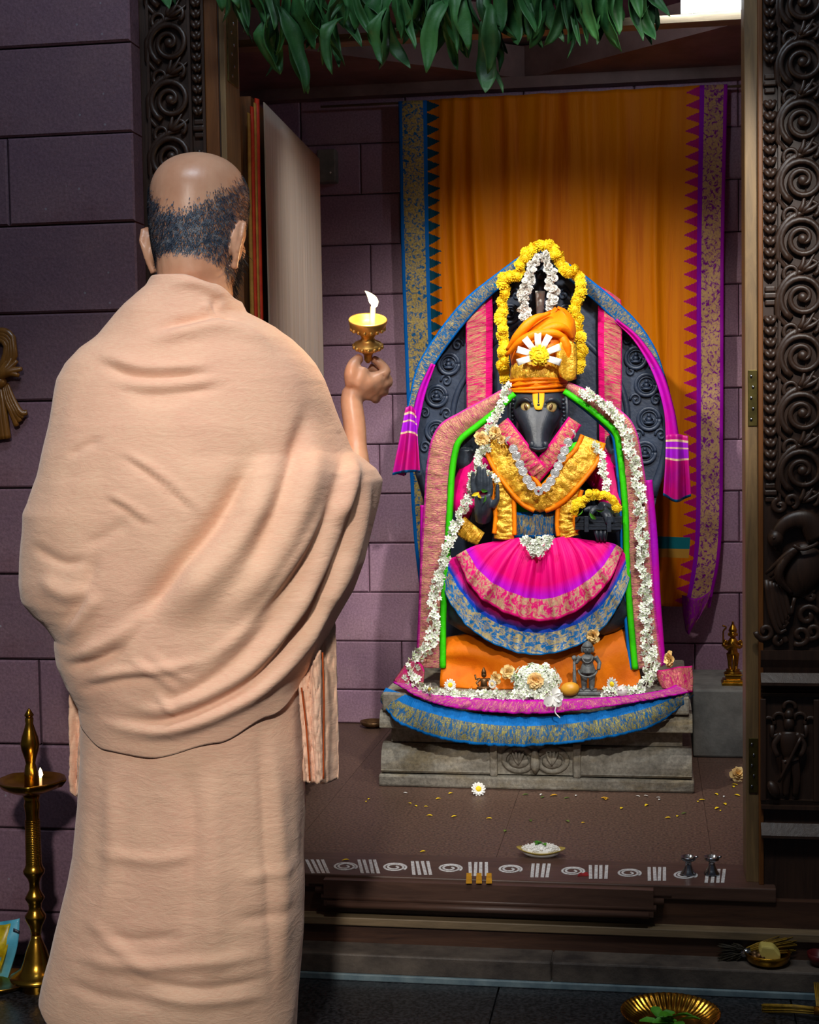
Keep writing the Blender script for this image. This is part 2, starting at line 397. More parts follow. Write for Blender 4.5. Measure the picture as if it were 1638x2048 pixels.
def cloth_robe():
    N = NM('ochre_robe_cotton'); v = N.coord('Object')
    col = N.ramp(N.noise(v, 5, 4, .6), [(.35, srgb(230, 186, 156)), (.68, srgb(238, 196, 164))])
    col = N.mix(N.ramp(N.noise(v, 2.1, 4, .6), [(.45, 0.0), (.75, .5)]), col, srgb(228, 170, 148))
    weave = N.noise(N.coord('Object', (30, 30, 260)), 3, 2, .5)
    weave2 = N.noise(N.coord('Object', (260, 60, 30)), 3, 2, .5)
    wr = N.noise(N.coord('Object', (9, 9, 26)), 2.0, 6, .66, .6)
    h = N.math('ADD', N.math('MULTIPLY', N.math('ADD', weave, weave2), .10), N.math('MULTIPLY', wr, .9))
    col = N.mix(.18, col, N.ramp(weave, [(.3, .25), (.7, .75)]), 'OVERLAY')
    N.bump(h, .34, .008)
    return N.out(col, .85, 0, Sheen_Weight=.25)
MT['robe'] = cloth_robe()
# ------------------------------------------------------------ setting
def struct(o, label=None):
    o['kind'] = 'structure'
    if label: o['label'] = label
    return o
YW, YFR, YB = 3.15, 3.22, 4.825       # hall wall face, door frame face, sanctum back wall
XL, XR = -.908, .20                   # door opening
ZS = .20                              # sill top and sanctum floor
def block_mesh(w, h, d, b=.004):
    m = MB(); x, z = w/2, h/2
    # a block with a chamfered face towards -Y
    v = [(-x, d, -z), (x, d, -z), (x, d, z), (-x, d, z), (-x, b, -z), (x, b, -z), (x, b, z), (-x, b, z), (-x+b, 0, -z+b), (x-b, 0, -z+b), (x-b, 0, z-b), (-x+b, 0, z-b)]
    f = [(0, 3, 2, 1), (0, 1, 5, 4), (1, 2, 6, 5), (2, 3, 7, 6), (3, 0, 4, 7), (4, 5, 9, 8), (5, 6, 10, 9), (6, 7, 11, 10), (7, 4, 8, 11), (8, 9, 10, 11)]
    return m.add(v, f)
# hall floor: bedding and tiles
fl = struct(MB().bx(-4, 3.2, -2.5, 3.4, -.06, -.012).build('floor', MT['floor'], smooth=False), 'dark speckled granite hall floor')
tm = data('floor_tile', MB().box((0, 0, 0), (.596, .596, .012)), MT['floor'], False)
for i in range(-5, 5):
    for j in range(-3, 3):
        o = inst(tm, 'floor_tile', fl, Matrix.Translation((-.02+i*.6, 2.80-.0+j*.6, -.006)))
# left hall wall
def wall_blocks(parent, x0, x1, Y, z0, z1, hz, ln, mat, d=.05, gap=.0035, phase=0, zref=0, first=None):
    k0 = math.floor((z0-zref)/hz)
    z = zref+k0*hz; k = k0
    rr = random.Random(int(Y*1000)+int(x0*100))
    while z < z1-1e-6:
        za, zb = max(z, z0), min(z+hz, z1)
        if zb-za > .02:
            x = x1 if phase else x1; off = (ln*.5 if k % 2 else 0)*rr.uniform(.7, 1.1)
            cuts = [x1]; q = x1-(ln if off == 0 else off)
            if first: q = x1-first((za+zb)/2)
            while q > x0+.08: cuts.append(q); q -= ln*rr.uniform(.85, 1.15)
            cuts.append(x0)
            for a, b in zip(cuts[1:], cuts[:-1]):
                m = block_mesh(b-a-gap, zb-za-gap, d)
                o = m.build('stone_block', mat, parent, smooth=False)
                o.matrix_basis = Matrix.Translation(((a+b)/2, Y+rr.uniform(-.0015, .0015), (za+zb)/2))
        z += hz; k += 1
wl = struct(MB().bx(-2.6, -1.10, YW+.02, YW+.32, -.02, 2.9).build('wall_left', MT['mortar'], smooth=False), 'purple granite block wall left of the doorway')
wall_blocks(wl, -2.6, -1.095, YW, 0, 2.9, .192, .47, MT['wall'], .06, zref=PY(130, 270, YW)[2]-.192*10, first=lambda z: .29 if abs(z-PY(130, 366, YW)[2]) < .08 else (.255 if abs(z-PY(130, 1455, YW)[2]) < .08 else .72))
wr = struct(MB().bx(.48, 2.4, YW+.02, YW+.32, -.02, 2.9).build('wall_right', MT['mortar'], smooth=False), 'granite block wall right of the doorway')
wall_blocks(wr, .48, 2.4, YW, 0, 2.9, .192, .47, MT['wall'], .06)
# sanctum shell
sf = struct(MB().bx(-1.32, .62, 3.34, YB+.1, .10, ZS-.012).build('floor_sanctum', MT['sfloor'], smooth=False), 'brown granite floor of the sanctum')
for i in range(4):
    for j in range(3):
        MB().bx(-1.32+i*.485+.0004, -1.32+(i+1)*.485-.0004, 3.36+j*.5+.0004, 3.36+(j+1)*.5-.0004, ZS-.012, ZS).build('floor_tile', MT['sfloor'], sf, smooth=False)
bw = struct(MB().bx(-1.32, .62, YB+.02, YB+.25, .0, 2.7).build('wall_back', MT['mortar'], smooth=False), 'purple granite back wall of the sanctum')
wall_blocks(bw, -1.32, .62, YB, ZS, 2.26, .162, .34, MT['backwall'], .06, .003, zref=PY(720, 590, YB)[2]-.162*9)
struct(MB().bx(-1.56, -1.32, 3.5, YB+.25, .0, 2.7).build('wall_sanctum_left', MT['backwall'], smooth=False), 'left side wall of the sanctum')
struct(MB().bx(.62, .86, 3.5, YB+.25, .0, 2.7).build('wall_sanctum_right', MT['backwall'], smooth=False), 'right side wall of the sanctum')
ce = struct(MB().bx(-1.56, .86, 3.5, YB+.25, 2.7, 2.8).build('ceiling', MT['ceil'], smooth=False), 'dark stone ceiling of the sanctum')
# corbelled corner slabs (rotated square) over the back corners
zc = 2.27
MB().prismz([(-1.32, 4.0), (-.36, YB), (-1.32, YB)], zc, zc+.10).build('corbel_slab', MT['ceil'], ce, smooth=False)
MB().prismz([(.62, 3.95), (.62, YB), (-.40, YB)], zc, zc+.10).build('corbel_slab', MT['ceil'], ce, smooth=False)
MB().prismz([(-1.32, 3.8), (-.1, YB), (-1.32, YB)], zc+.11, zc+.16).build('corbel_slab', MT['ceil'], ce, smooth=False)
MB().bx(-1.32, .62, YB-.05, YB+.02, 2.235, 2.27).build('wall_ledge', MT['ceil'], bw, smooth=False)
# pale wooden batten with a tube light
pa, pb = PY(470, 92, 4.02), PY(1500, 36, 4.02)
zb = (pa[2]+pb[2])/2
struct(MB().bx(-1.32, .62, 4.0, 4.06, zb-.008, zb+.012).build('trim_1', MT['woodlh'], smooth=False), 'pale wooden batten under the sanctum ceiling')
t = thing('tube_light', 'bright white tube light above the wooden batten', 'light', (.2, 4.0, zb+.012))
q0, q1 = PY(1385, 14, 4.04), PY(1482, 10, 4.04)
MB().tube([(q0[0], 4.03, zb+.045), (q1[0]+.25, 4.03, zb+.045)], .022, 12).build('tube', MT['tube'], t)
MB().bx(q0[0]-.03, q0[0], 4.0, 4.06, zb+.012, zb+.075).build('end_cap', MT['greystone'], t, smooth=False, bevel=.004)
MB().bx(q0[0]-.02, q1[0]+.25, 4.055, 4.075, zb+.012, zb+.08).build('batten_housing', MT['greystone'], t, smooth=False)
# light from that tube
tl = bpy.data.lights.new('tube_glow', 'AREA'); tl.shape = 'RECTANGLE'; tl.size = .35; tl.size_y = .05; tl.energy = 3; tl.color = (.8, .9, 1)
tlo = bpy.data.objects.new('tube_glow', tl); COL.objects.link(tlo); tlo.location = (.18, 3.98, zb+.05); tlo.rotation_euler = (math.radians(90), 0, 0)

# ------------------------------------------------------------ threshold: kerb, beam, ledge, sill
zk = PY(900, 1916, 3.10)[2]
kb = struct(MB().bx(-1.3, .9, 3.112, 3.24, -.02, zk-.004).build('trim_2', MT['kerb'], smooth=False), 'worn stone kerb below the threshold')
xk = PY(1103, 1945, 3.10)[0]
for a, b in ((-1.3, -.80), (-.80, xk), (xk, .9)):
    MB().bx(a+.001, b-.001, 3.10, 3.24, .012, zk).build('kerb_stone', MT['kerb'], kb, smooth=False, bevel=.004)
MB().bx(-1.3, .9, 3.094, 3.2, 0, .014).build('skirting', MT['blueline'], kb, smooth=False, bevel=.002)
zl = PY(900, 1842, 3.165)[2]
th = struct(MB().bx(-1.1, .62, 3.172, 3.40, zk-.01, zl-.018).build('trim_3', MT['woodh'], smooth=False), 'dark wooden threshold beam')
MB().bx(-1.1, .62, 3.163, 3.42, zl-.018, zl).build('ledge', MT['woodlh'], th, smooth=False, bevel=.002)
MB().bx(-1.1, .62, 3.196, 3.40, zl, ZS-.028).build('riser', MT['woodh'], th, smooth=False)
MB().bx(XL-.02, XR+.06, 3.19, 3.36, ZS-.03, ZS+.001).build('sill', MT['sill'], th, smooth=False, bevel=.003)
xa, xb = PY(612, 1765, 3.17)[0], PY(1345, 1775, 3.17)[0]
for k in range(4):
    y0 = 3.150+k*.012; z0 = ZS-.056+k*.0115
    MB().tube([(xa+.05-.016*k, y0+.01, z0), (xb-.05+.016*k, y0+.01, z0)], .0075, 10).build('moulding', MT['sill'], th)
MB().bx(xa+.04, xb-.04, 3.166, 3.2, ZS-.062, ZS-.004).build('moulding_core', MT['sill'], th, smooth=False)
# white marks drawn along the sill
def quad_ink(name, pts, mat, z=ZS+.0018):
    v = [PZ(x, y, z) for x, y in pts]; n = len(v)
    v2 = [p-np.array([0, 0, .0012]) for p in v]
    mk(name, v+v2, [tuple(range(n)), tuple(range(2*n-1, n-1, -1))]+[(i, i+n, (i+1) % n+n, (i+1) % n) for i in range(n)], mat, th, smooth=False)
lines = [(637, 1732, -12), (739, 1732, -7), (843, 1735, -5), (958, 1737, 0), (1082, 1740, 4), (1198, 1743, 0), (1315, 1747, 0), (1432, 1751, 3)]
for cx, cy, lean in lines:
    for k in range(4):
        x = cx-17+k*10.5+random.uniform(-1, 1); l = lean*.5+random.uniform(-1, 1)
        quad_ink('chalk_stroke', [(x-3.4+l*-1, cy+14), (x+3.4-l, cy+14), (x+3.2+l, cy-13), (x-3.0+l, cy-13)], MT['chalk'])
for cx, cy in [(690, 1733), (789, 1734), (900, 1736), (1020, 1738), (1145, 1742), (1258, 1746), (1370, 1750)]:
    pts = []
    for i in range(46):
        a = 2*math.pi*i/23*1.15-.6; r = 1-.012*i if i < 26 else .7-.025*(i-26)
        p = PZ(cx+24*r*math.cos(a), cy-8.3*r*math.sin(a), ZS+.0015); pts.append(p)
    MB().tube(pts, .0033, 5, ((0, 0, 1), .3)).build('chalk_ring', MT['chalk'], th)
for x in (938, 958, 978):
    quad_ink('ochre_mark', [(x-6, 1766), (x+6, 1766), (x+5, 1746), (x-5, 1746)], MT['ochre'], ZS+.0022)
quad_ink('kumkum_mark', [(1155, 1752), (1178, 1751), (1175, 1744), (1158, 1745)], MT['kumkum'], ZS+.0022)

# ------------------------------------------------------------ carved door frame
def scroll_unit():
    """one foliage scroll about .12 m tall, around the origin, carved towards -Y"""
    m = MB()
    fl = ((0, 1, 0), .75)
    pts = []; rad = []
    for i in range(40):
        t = i/39; a = math.radians(250-t*690); r = .043*(1-t)**.75+.004
        pts.append((r*math.cos(a)+.002, -.004-.006*t, r*math.sin(a)+.004)); rad.append(.0075*(1-t*.35))
    m.tube(pts, rad, 7, fl)
    m.ball((.002, -.008, .004), (.011, .008, .011), 10, 6)
    m.tube(crs([(-.02, 0, -.06), (-.045, -.004, -.035), (-.049, -.004, .0), (-.036, -.003, .035), (-.012, 0, .055), (.02, 0, .066)], 14), [.003+.005*math.sin(math.pi*(i+1)/15) for i in range(14)], 6, fl)
    # leaf curls between scrolls
    for sx, z0 in ((1, -.05), (-1, .052)):
        p = []
        for i in range(20):
            t = i/19; a = math.radians(-60+t*420); r = .017*(1-t)+.002
            p.append((sx*(.026+r*math.cos(a)), -.004, z0+r*math.sin(a)))
        m.tube(p, [.0055*(1-t*.03) for t in range(20)], 6, fl)
    for k in range(3):
        a = math.radians(40+k*28)
        p = crs([(.004, -.001, -.062), (.022*math.cos(a)+.012, -.006, -.062+.016*math.sin(a)), (.045*math.cos(a)+.016, -.002, -.06+.05*math.sin(a))], 7)
        m.tube(p, [.002, .005, .0065, .006, .005, .003, .001], 6, fl)
    return m
def chevron():
    m = MB()
    for s in (-1, 1):
        m.tube([(0, -.006, -.008), (s*.006, -.006, -.001), (s*.0105, -.002, .008)], [.005, .0062, .004], 6)
    m.ball((0, -.003, .004), (.006, .005, .007), 8, 5)
    return m
SCR = data('scroll', scroll_unit(), MT['wood']); CHV = data('chevron_bead', chevron(), MT['wood'])
def ringpiece(parent, x, z, mat, w=.013):
    MB().box((x, YFR-.003, z), (w*2, .018, .012)).build('collar', mat, parent, smooth=False, bevel=.003)
    MB().box((x, YFR, z+.014), (w*1.7, .014, .012)).build('collar', mat, parent, smooth=False, bevel=.003)
    MB().box((x, YFR, z-.014), (w*1.7, .014, .012)).build('collar', mat, parent, smooth=False, bevel=.003)
zb0 = zl
# right jamb
fr = struct(MB().bx(XR+.028, .50, YFR, YFR+.115, zb0, 2.3).build('door_frame_right', MT['wood'], smooth=False), 'dark carved wooden door jamb right of the sanctum')
# pale inner door post with brass plates
MB().bx(XR, XR+.03, YFR+.012, YFR+.12, ZS, 2.3).build('inner_post', MT['woodl'], fr, smooth=False, bevel=.002)
for ya, yb in ((740, 852), (1476, 1585)):
    a, b = PY(1505, ya, YFR+.012), PY(1505, yb, YFR+.012)
    pl = MB().bx(XR+.006, XR+.025, YFR+.009, YFR+.014, b[2], a[2]).build('strike_plate', MT['brassplate'], fr, smooth=False, bevel=.001)
    for k in range(5):
        z = a[2]+(b[2]-a[2])*(k+.6)/5.2
        MB().ball((XR+.0125+.004*(k % 2), YFR+.0085, z), (.003, .0015, .004), 8, 4).build('screw', MT['steel'], pl)
MB().bx(XR+.026, XR+.036, YFR-.006, YFR+.02, ZS, 2.3).build('fillet', MT['woodo'], fr, smooth=False, bevel=.002)
xc = PY(1540, 500, YFR)[0]; xs = PY(1602, 500, YFR)[0]
MB().bx(xc+.016, xc+.021, YFR-.008, YFR+.01, PY(1550, 1010, YFR)[2], 2.3).build('fillet', MT['wood'], fr, smooth=False)
zlo = PY(1540, 1008, YFR)[2]; stops = [PY(1540, y, YFR)[2] for y in (168, 592, 985)]
z = zlo+.012
while z < 2.28:
    if min(abs(z-s) for s in stops) > .034: inst(CHV, 'chevron_bead', fr, Matrix.Translation((xc, YFR-.004, z)))
    z += .0232
for s in stops: ringpiece(fr, xc, s, MT['wood'])
zs = [PY(1602, y, YFR)[2] for y in (130, 247, 363, 482, 598, 715, 835, 945)]
per = (zs[0]-zs[-1])/7
for k in range(-2, 8):
    inst(SCR, 'scroll', fr, Matrix.Translation((xs, YFR-.002, zs[0]-per*k)) @ Matrix.Rotation(math.radians(8), 4, 'Y'))
MB().bx(.352, .362, YFR-.012, YFR+.02, zlo-.3, 2.3).build('fillet', MT['wood'], fr, smooth=False, bevel=.002)
# bird carving
def W(x, y, Y=YFR): return PY(x, y, Y)
bird = MB()
fl = ((0, 1, 0), .55)
def ptube(m, pts, rad, n=8, k=16, dy=0, flat=fl):
    P = crs([tuple(W(x, y)+np.array([0, -dz+dy, 0])) for x, y, dz in pts], k); r = crs([(q, 0) for q in rad], k)[:, 0] if len(rad) > 2 else np.linspace(rad[0], rad[1], k)
    m.tube(P, [max(.0008, v) for v in r], n, flat)
ptube(bird, [(1636, 1075, .008), (1615, 1042, .012), (1585, 1040, .014), (1560, 1056, .014), (1550, 1082, .012)], [.026, .022, .017, .015, .013], 12, 20)
bc = W(1598, 1140); bird.ball((bc[0]+.004, YFR, bc[2]), (.046, .026, .062), 18, 12, Matrix.Rotation(math.radians(20), 3, 'Y'))
bh = W(1550, 1076); bird.ball((bh[0], YFR-.01, bh[2]), (.017, .018, .02), 14, 10)
bo = bird.build('bird_carving', MT['wood'], fr)
b2 = MB()
ptube(b2, [(1551, 1084, .014), (1552, 1094, .014), (1560, 1100, .012)], [.008, .006, .002], 8, 8)
b2.build('beak', MT['wood'], bo)
MB().ball((bh[0]-.004, YFR-.025, bh[2]+.002), .004, 8, 6).build('eye', MT['wood'], bo)
for k in range(7):
    m = MB(); t = k/6
    ptube(m, [(1598-4*k, 1092+2*k, .026), (1572-3*k, 1108+7*k, .028), (1530+9*k, 1146+7*k, .014)], [.007, .0095, .003], 7, 10); m.build('wing_feather', MT['wood'], bo)
for k in range(5):
    m = MB()
    ptube(m, [(1532+7*k, 1158+3*k, .012), (1536+8*k, 1190, .012), (1542+9*k, 1225, .012), (1556+9*k-(k*3), 1262-8*k, .012), (1572+4*k, 1258-16*k, .012)], [.006, .007, .007, .006, .004], 7, 16); m.build('tail_feather', MT['wood'], bo)
for cx, cy, r in ((1530, 1262, .02), (1600, 1270, .022), (1625, 1262, .018), (1560, 1012, .016), (1582, 1002, .016), (1612, 1180, .014), (1622, 1192, .012), (1558, 1282, .014), (1566, 1185, .010), (1615, 1232, .024)):
    c = W(cx, cy); m = MB(); p = [(c[0]+r*(1-i/17*.85)*math.cos(i*.42+cx), YFR-.006, c[2]+r*(1-i/17*.85)*math.sin(i*.42+cx)) for i in range(18)]
    m.tube(p, .0065, 7, fl); m.build('leaf_curl', MT['wood'], bo)
ptube_c = MB(); ptube(ptube_c, [(1584, 1088, .03), (1600, 1096, .032), (1622, 1090, .03), (1634, 1084, .024)], [.004, .0045, .004], 7, 12); ptube_c.build('neck_ring', MT['wood'], bo)
# plinth mouldings under the bird, niche and foot
def mould(y0, y1, prof, name='plinth_moulding', x0=XR+.03, x1=.40):
    za, zb_ = W(1580, y0)[2], W(1580, y1)[2]
    P = [(YFR+.02, zb_)]+[(YFR-d, zb_+(za-zb_)*t) for t, d in prof]+[(YFR+.02, za)]
    m = MB(); m.profx(P, x0, x1); m.build(name, MT['wood'], fr, smooth=False)
mould(1300, 1318, [(0, .012), (1, .012)])
mould(1318, 1345, [(0, .004), (.4, .006), (1, .012)])
mould(1345, 1368, [(0, .022), (.25, .022), (1, .006)])
mould(1368, 1392, [(0, .008), (.3, .014), (.32, .006), (.6, .012), (.62, .006), (1, .010)])
mould(1598, 1616, [(0, .014), (.4, .014), (.42, .006), (1, .010)])
mould(1645, 1672, [(0, .022), (.2, .022), (1, .006)])
n0, n1 = W(1530, 1600), W(1530, 1396)
for x in (1526, 1632):
    p = W(x, 1500)[0]; MB().bx(p-.006, p+.006, YFR-.01, YFR+.01, n0[2], n1[2]).build('niche_post', MT['wood'], fr, smooth=False, bevel=.002)
m = MB()
for k in range(5):
    cx = 1537+k*21; cy = 1428-abs(k-2)*-9+(-14 if k == 2 else 0)
    c = W(cx, cy); m.tube([(c[0]+.012*math.cos(math.radians(200-i*22)), YFR-.004, c[2]+.012*math.sin(math.radians(200-i*22))) for i in range(11)], .0045, 6, fl)
m.build('niche_arch', MT['wood'], fr)
def guardian(mat, par):
    g = MB(); c = lambda x, y, d=.01: tuple(W(x, y)+np.array([0, -d, 0]))
    p = c(1577, 1447); g.ball(p, (.012, .011, .016), 12, 8)
    p = c(1577, 1428); g.ball(p, (.010, .009, .012), 10, 6)
    ptube(g, [(1577, 1462, .008), (1577, 1480, .01), (1578, 1503, .01), (1582, 1520, .01)], [.016, .02, .014, .019], 10, 14)
    for s in (-1, 1):
        ptube(g, [(1577+s*14, 1466, .01), (1577+s*30, 1488, .014), (1577+s*22, 1510, .018)], [.008, .007, .005], 8, 10)
        ptube(g, [(1577+s*14, 1468, .008), (1577+s*34, 1470, .01), (1577+s*34, 1448, .012)], [.007, .006, .005], 8, 10)
        ptube(g, [(1580+s*7, 1518, .01), (1582+s*10, 1555, .012), (1580+s*9, 1590, .01)], [.012, .010, .006], 8, 12)
    go = g.build('guardian_relief', mat, par)
    k = MB(); ptube(k, [(1600, 1470, .022), (1575, 1520, .024), (1556, 1560, .02)], [.0035, .003], 8, 8); p = c(1546, 1576, .012); k.ball(p, (.012, .012, .02), 10, 8, Matrix.Rotation(math.radians(-25), 3, 'Y')); k.build('club', mat, go)
guardian(MT['wood'], fr)
# left jamb
fl_ = struct(MB().bx(-1.10, XL-.012, YFR, YFR+.115, zb0, 2.3).build('door_frame_left', MT['wood'], smooth=False), 'dark carved wooden door jamb left of the sanctum')
xs2 = PY(342, 250, YFR)[0]; xc2 = PY(398, 200, YFR)[0]
zs = PY(342, 205, YFR)[2]
for k in range(-2, 15):
    inst(SCR, 'scroll', fl_, Matrix.Translation((xs2, YFR-.002, zs-.1225*k)) @ Matrix.Rotation(math.radians(8), 4, 'Y'))
z = .35; stp = [PY(398, 258, YFR)[2], PY(398, 258, YFR)[2]-.75]
while z < 2.28:
    if min(abs(z-s) for s in stp) > .034: inst(CHV, 'chevron_bead', fl_, Matrix.Translation((xc2, YFR-.004, z)))
    z += .0232
for s in stp: ringpiece(fl_, xc2, s, MT['wood'])
for x in (302, 384, 411):
    p = PY(x, 250, YFR)[0]; MB().bx(p-.003, p+.003, YFR-.01, YFR+.01, zb0, 2.3).build('fillet', MT['wood'], fl_, smooth=False)
p0, p1 = PY(413, 250, YFR)[0], PY(441, 250, YFR)[0]
MB().bx(p0, p1-.002, YFR-.004, YFR+.01, ZS, 2.3).build('fillet', MT['woodo'], fl_, smooth=False, bevel=.002)
MB().bx(XL-.03, XL, YFR+.004, YFR+.12, ZS, 2.3).build('inner_post', MT['woodl'], fl_, smooth=False, bevel=.002)
zz = PY(450, 158, YFR)[2]
pl = MB().bx(XL-.004, XL+.003, YFR+.02, YFR+.10, zz, 2.3).build('strike_plate', MT['brassplate'], fl_, smooth=False, bevel=.001)
for k in range(6):
    MB().ball((XL+.0035, YFR+.05+.018*(k % 2), zz+.018+k*.0235), (.0015, .005, .004), 8, 4).build('screw', MT['steel'], pl)
# lintel above the view
ln = struct(MB().bx(-1.10, .50, YFR, YFR+.115, 2.30, 2.6).build('door_lintel', MT['wood'], smooth=False), 'dark wooden lintel over the doorway')
struct(MB().bx(-2.6, 2.4, YW+.02, YW+.32, 2.6, 3.4).build('wall_above_door', MT['mortar'], smooth=False), 'granite wall above the doorway')
# small grey switch box on the back wall
a, b = PY(640, 304, YB), PY(678, 368, YB)
o = MB().bx(a[0], b[0], YB-.05, YB, b[2], a[2]).build('switch_box', MT['greystone'], smooth=False, bevel=.005)
tag(o, 'small grey box fixed to the back wall beside the cloth-covered door', 'box')
p = PY(661, 345, YB-.05); MB().ball((p[0], YB-.051, p[2]), .003, 8, 5).build('screw', MT['white'], o)
# open door leaf draped with cloth
near, far = PY(507, 196, 3.47), PY(622, 326, 4.25)
nx, fx = near[0], far[0]
lt = thing('door_leaf', 'open wooden door leaf hung with cream cloth striped red and orange', 'door', (nx, 3.47, ZS))
zt = (near[2]+far[2])/2
dv = Vector((fx-nx, 4.25-3.47, 0)); L = dv.length; ang = math.atan2(dv.y, dv.x)
Mx = Matrix.Rotation(ang, 3, 'Z')
MB().box((nx+dv.x/2-.022*math.sin(ang)*-1*-1, 3.47+dv.y/2, (zt+ZS)/2+.01), (L, .03, zt-ZS+.01), Mx).build('panel', MT['woodo'], lt, smooth=False)
nn = Vector((math.sin(ang), -math.cos(ang), 0))
def leafcloth():
    V = []; UV = []; nu, nv = 80, 40
    for j in range(nv):
        for i in range(nu):
            u, v = i/(nu-1), j/(nv-1)
            p = Vector((nx, 3.47, 0))+dv*u+nn*(.024+.004*math.sin(u*40+math.sin(v*5))*v+.003*math.sin(u*90)*v)
            V.append((p.x, p.y, zt-(zt-ZS-.06)*v)); UV.append((u, v))
    N = NM('cream_striped_door_cloth'); tc = N.n('ShaderNodeTexCoord'); sx = N.n('ShaderNodeSeparateXYZ'); N.set(sx, 'Vector', tc.outputs['UV'])
    c = N.ramp(N.noise(N.coord('UV', (60, 1.2, 1)), 1.5, 3), [(.35, srgb(150, 130, 112)), (.7, srgb(178, 158, 140))])
    N.bump(N.noise(N.coord('UV', (90, 2, 1)), 1.5, 3), .3, .004); N.out(c, .8, 0, Sheen_Weight=.1)
    mk('door_cloth', V, grid_faces(nu, nv), N.m, lt, uvs=UV, solid=.002)
leafcloth()
# striped border folds of the cloth hanging at the hinge side
def stripe(x0, x1, ytop, mat, Y):
    sheet('border_fold', [[(x0+1, ytop, Y), (x0+4, 500, Y), (x0+11, 900, Y), (x0+14, 1300, Y)], [(x1-1, ytop+3, Y), (x1+4, 500, Y), (x1+13, 900, Y), (x1+17, 1300, Y)]], mat, lt, 30, 6, lambda u, v: .004*math.sin(v*3.1), .003)
MT['leafgold'] = rnd_mat('mustard_cloth', srgb(164, 116, 40), srgb(196, 146, 60), 30, .7)
MT['redcloth'] = rnd_mat('red_cloth_border', srgb(190, 34, 6), srgb(214, 60, 10), 30, .6)
stripe(494, 501, 225, MT['leafgold'], 3.44); stripe(500, 508, 212, MT['redcloth'], 3.45); stripe(507, 513, 205, MT['leafgold'], 3.458); stripe(509, 519, 196, MT['redcloth'], 3.464)
from mathutils import noise as mn
def crk(u, v, fu, fv, a):
    return a*(mn.noise((u*fu, v*fv, 3.7))+.5*mn.noise((u*fu*2.1, v*fv*1.5, 9.1)))
# ------------------------------------------------------------ saree backdrop
def saree_mat():
    N = NM('orange_saree_with_borders'); tc = N.n('ShaderNodeTexCoord'); sx = N.n('ShaderNodeSeparateXYZ'); N.set(sx, 'Vector', tc.outputs['UV'])
    u, v = sx.outputs['X'], sx.outputs['Y']
    body = N.ramp(N.noise(N.coord('UV', (16, 1.2, 1)), 1.3, 5, .6, .4), [(.3, srgb(190, 88, 0)), (.5, srgb(218, 122, 0)), (.75, srgb(226, 134, 2))])
    tri = N.math('PINGPONG', N.math('MULTIPLY', v, 40.0), .5)
    st = N.math('MULTIPLY', N.math('FLOOR', N.math('MULTIPLY', tri, 14.0)), .143)    # stepped teeth
    wob = N.math('MULTIPLY', N.math('SUBTRACT', N.noise(N.coord('UV', (60, 300, 1)), 1, 2), .5), .012)
    def less(a, b): return N.math('LESS_THAN', a, b)
    e1 = N.math('ADD', N.math('MULTIPLY_ADD', st, .044, .086), wob)
    col = N.mix(less(u, e1), body, srgb(8, 70, 92))
    gv = N.coord('UV', (60, 90, 1)); g = N.ramp(N.noise(gv, 1.3, 5, .7, 1.0), [(.42, 0.0), (.5, 1.0)])
    gold = N.ramp(N.noise(gv, 3, 2), [(.3, srgb(140, 124, 76)), (.7, srgb(206, 178, 104))])
    col = N.mix(less(u, .086), col, srgb(0, 104, 190))
    bl = N.mix(g, srgb(8, 92, 150), gold); gr = N.mix(g, srgb(120, 10, 130), N.mix(.5, gold, srgb(206, 150, 120)))
    col = N.mix(less(u, .074), col, bl); col = N.mix(less(u, .011), col, srgb(0, 104, 190))
    e2 = N.math('SUBTRACT', N.math('SUBTRACT', .920, N.math('MULTIPLY', st, .050)), wob)
    gt = lambda a, b: N.math('GREATER_THAN', a, b)
    col = N.mix(gt(u, e2), col, srgb(176, 6, 110)); col = N.mix(gt(u, .916), col, srgb(140, 10, 176))
    col = N.mix(gt(u, .93), col, gr); col = N.mix(gt(u, .989), col, srgb(150, 4, 160))
    band = N.math('MULTIPLY', gt(v, .865), less(v, .885)); mid = N.math('MULTIPLY', gt(u, .1), less(u, .9))
    col = N.mix(N.math('MULTIPLY', band, mid), col, srgb(20, 120, 130))
    bd2 = N.math('MULTIPLY', N.math('MULTIPLY', gt(v, .885), less(v, .9)), mid); col = N.mix(bd2, col, srgb(200, 150, 60))
    N.bump(N.noise(N.coord('UV', (14, 2.5, 1)), 2.0, 5, .6, .5), .35, .012)
    return N.out(col, .55, 0, Specular_IOR_Level=.12)
def sdisp(u, v):
    s = 0
    for c, wd, a in ((.18, .014, .016), (.235, .018, .022), (.33, .016, .016), (.43, .018, .018), (.58, .015, .012), (.66, .014, .010), (.8, .012, .008), (.13, .01, .008)):
        cc = c+.012*math.sin(v*5+c*20); s += 1.7*a*math.exp(-((u-cc)/wd)**2)*(.35+.65*min(1, v*2.5))
    return s+.004*math.sin(u*50+v*3)+.012*math.sin(u*9)*v+.006*math.sin(v*60+u*3)*math.exp(-((u-.965)/.03)**2)+.004*math.sin(v*70)*math.exp(-((u-.04)/.03)**2)
YS = 4.765
o = sheet('saree_backdrop', [[(797, 203, YS), (1120, 186, YS), (1455, 168, YS)], [(803, 500, YS), (1120, 490, YS), (1448, 500, YS)], [(816, 850, YS), (1120, 850, YS), (1446, 850, YS)], [(826, 1050, YS), (1120, 1060, YS), (1442, 1085, YS)], [(838, 1165, YS), (1120, 1200, YS), (1420, 1215, YS)]],
      saree_mat(), None, 220, 120, sdisp, .002)
tag(o, 'orange saree hung as a backdrop with blue and purple gold borders', 'saree')
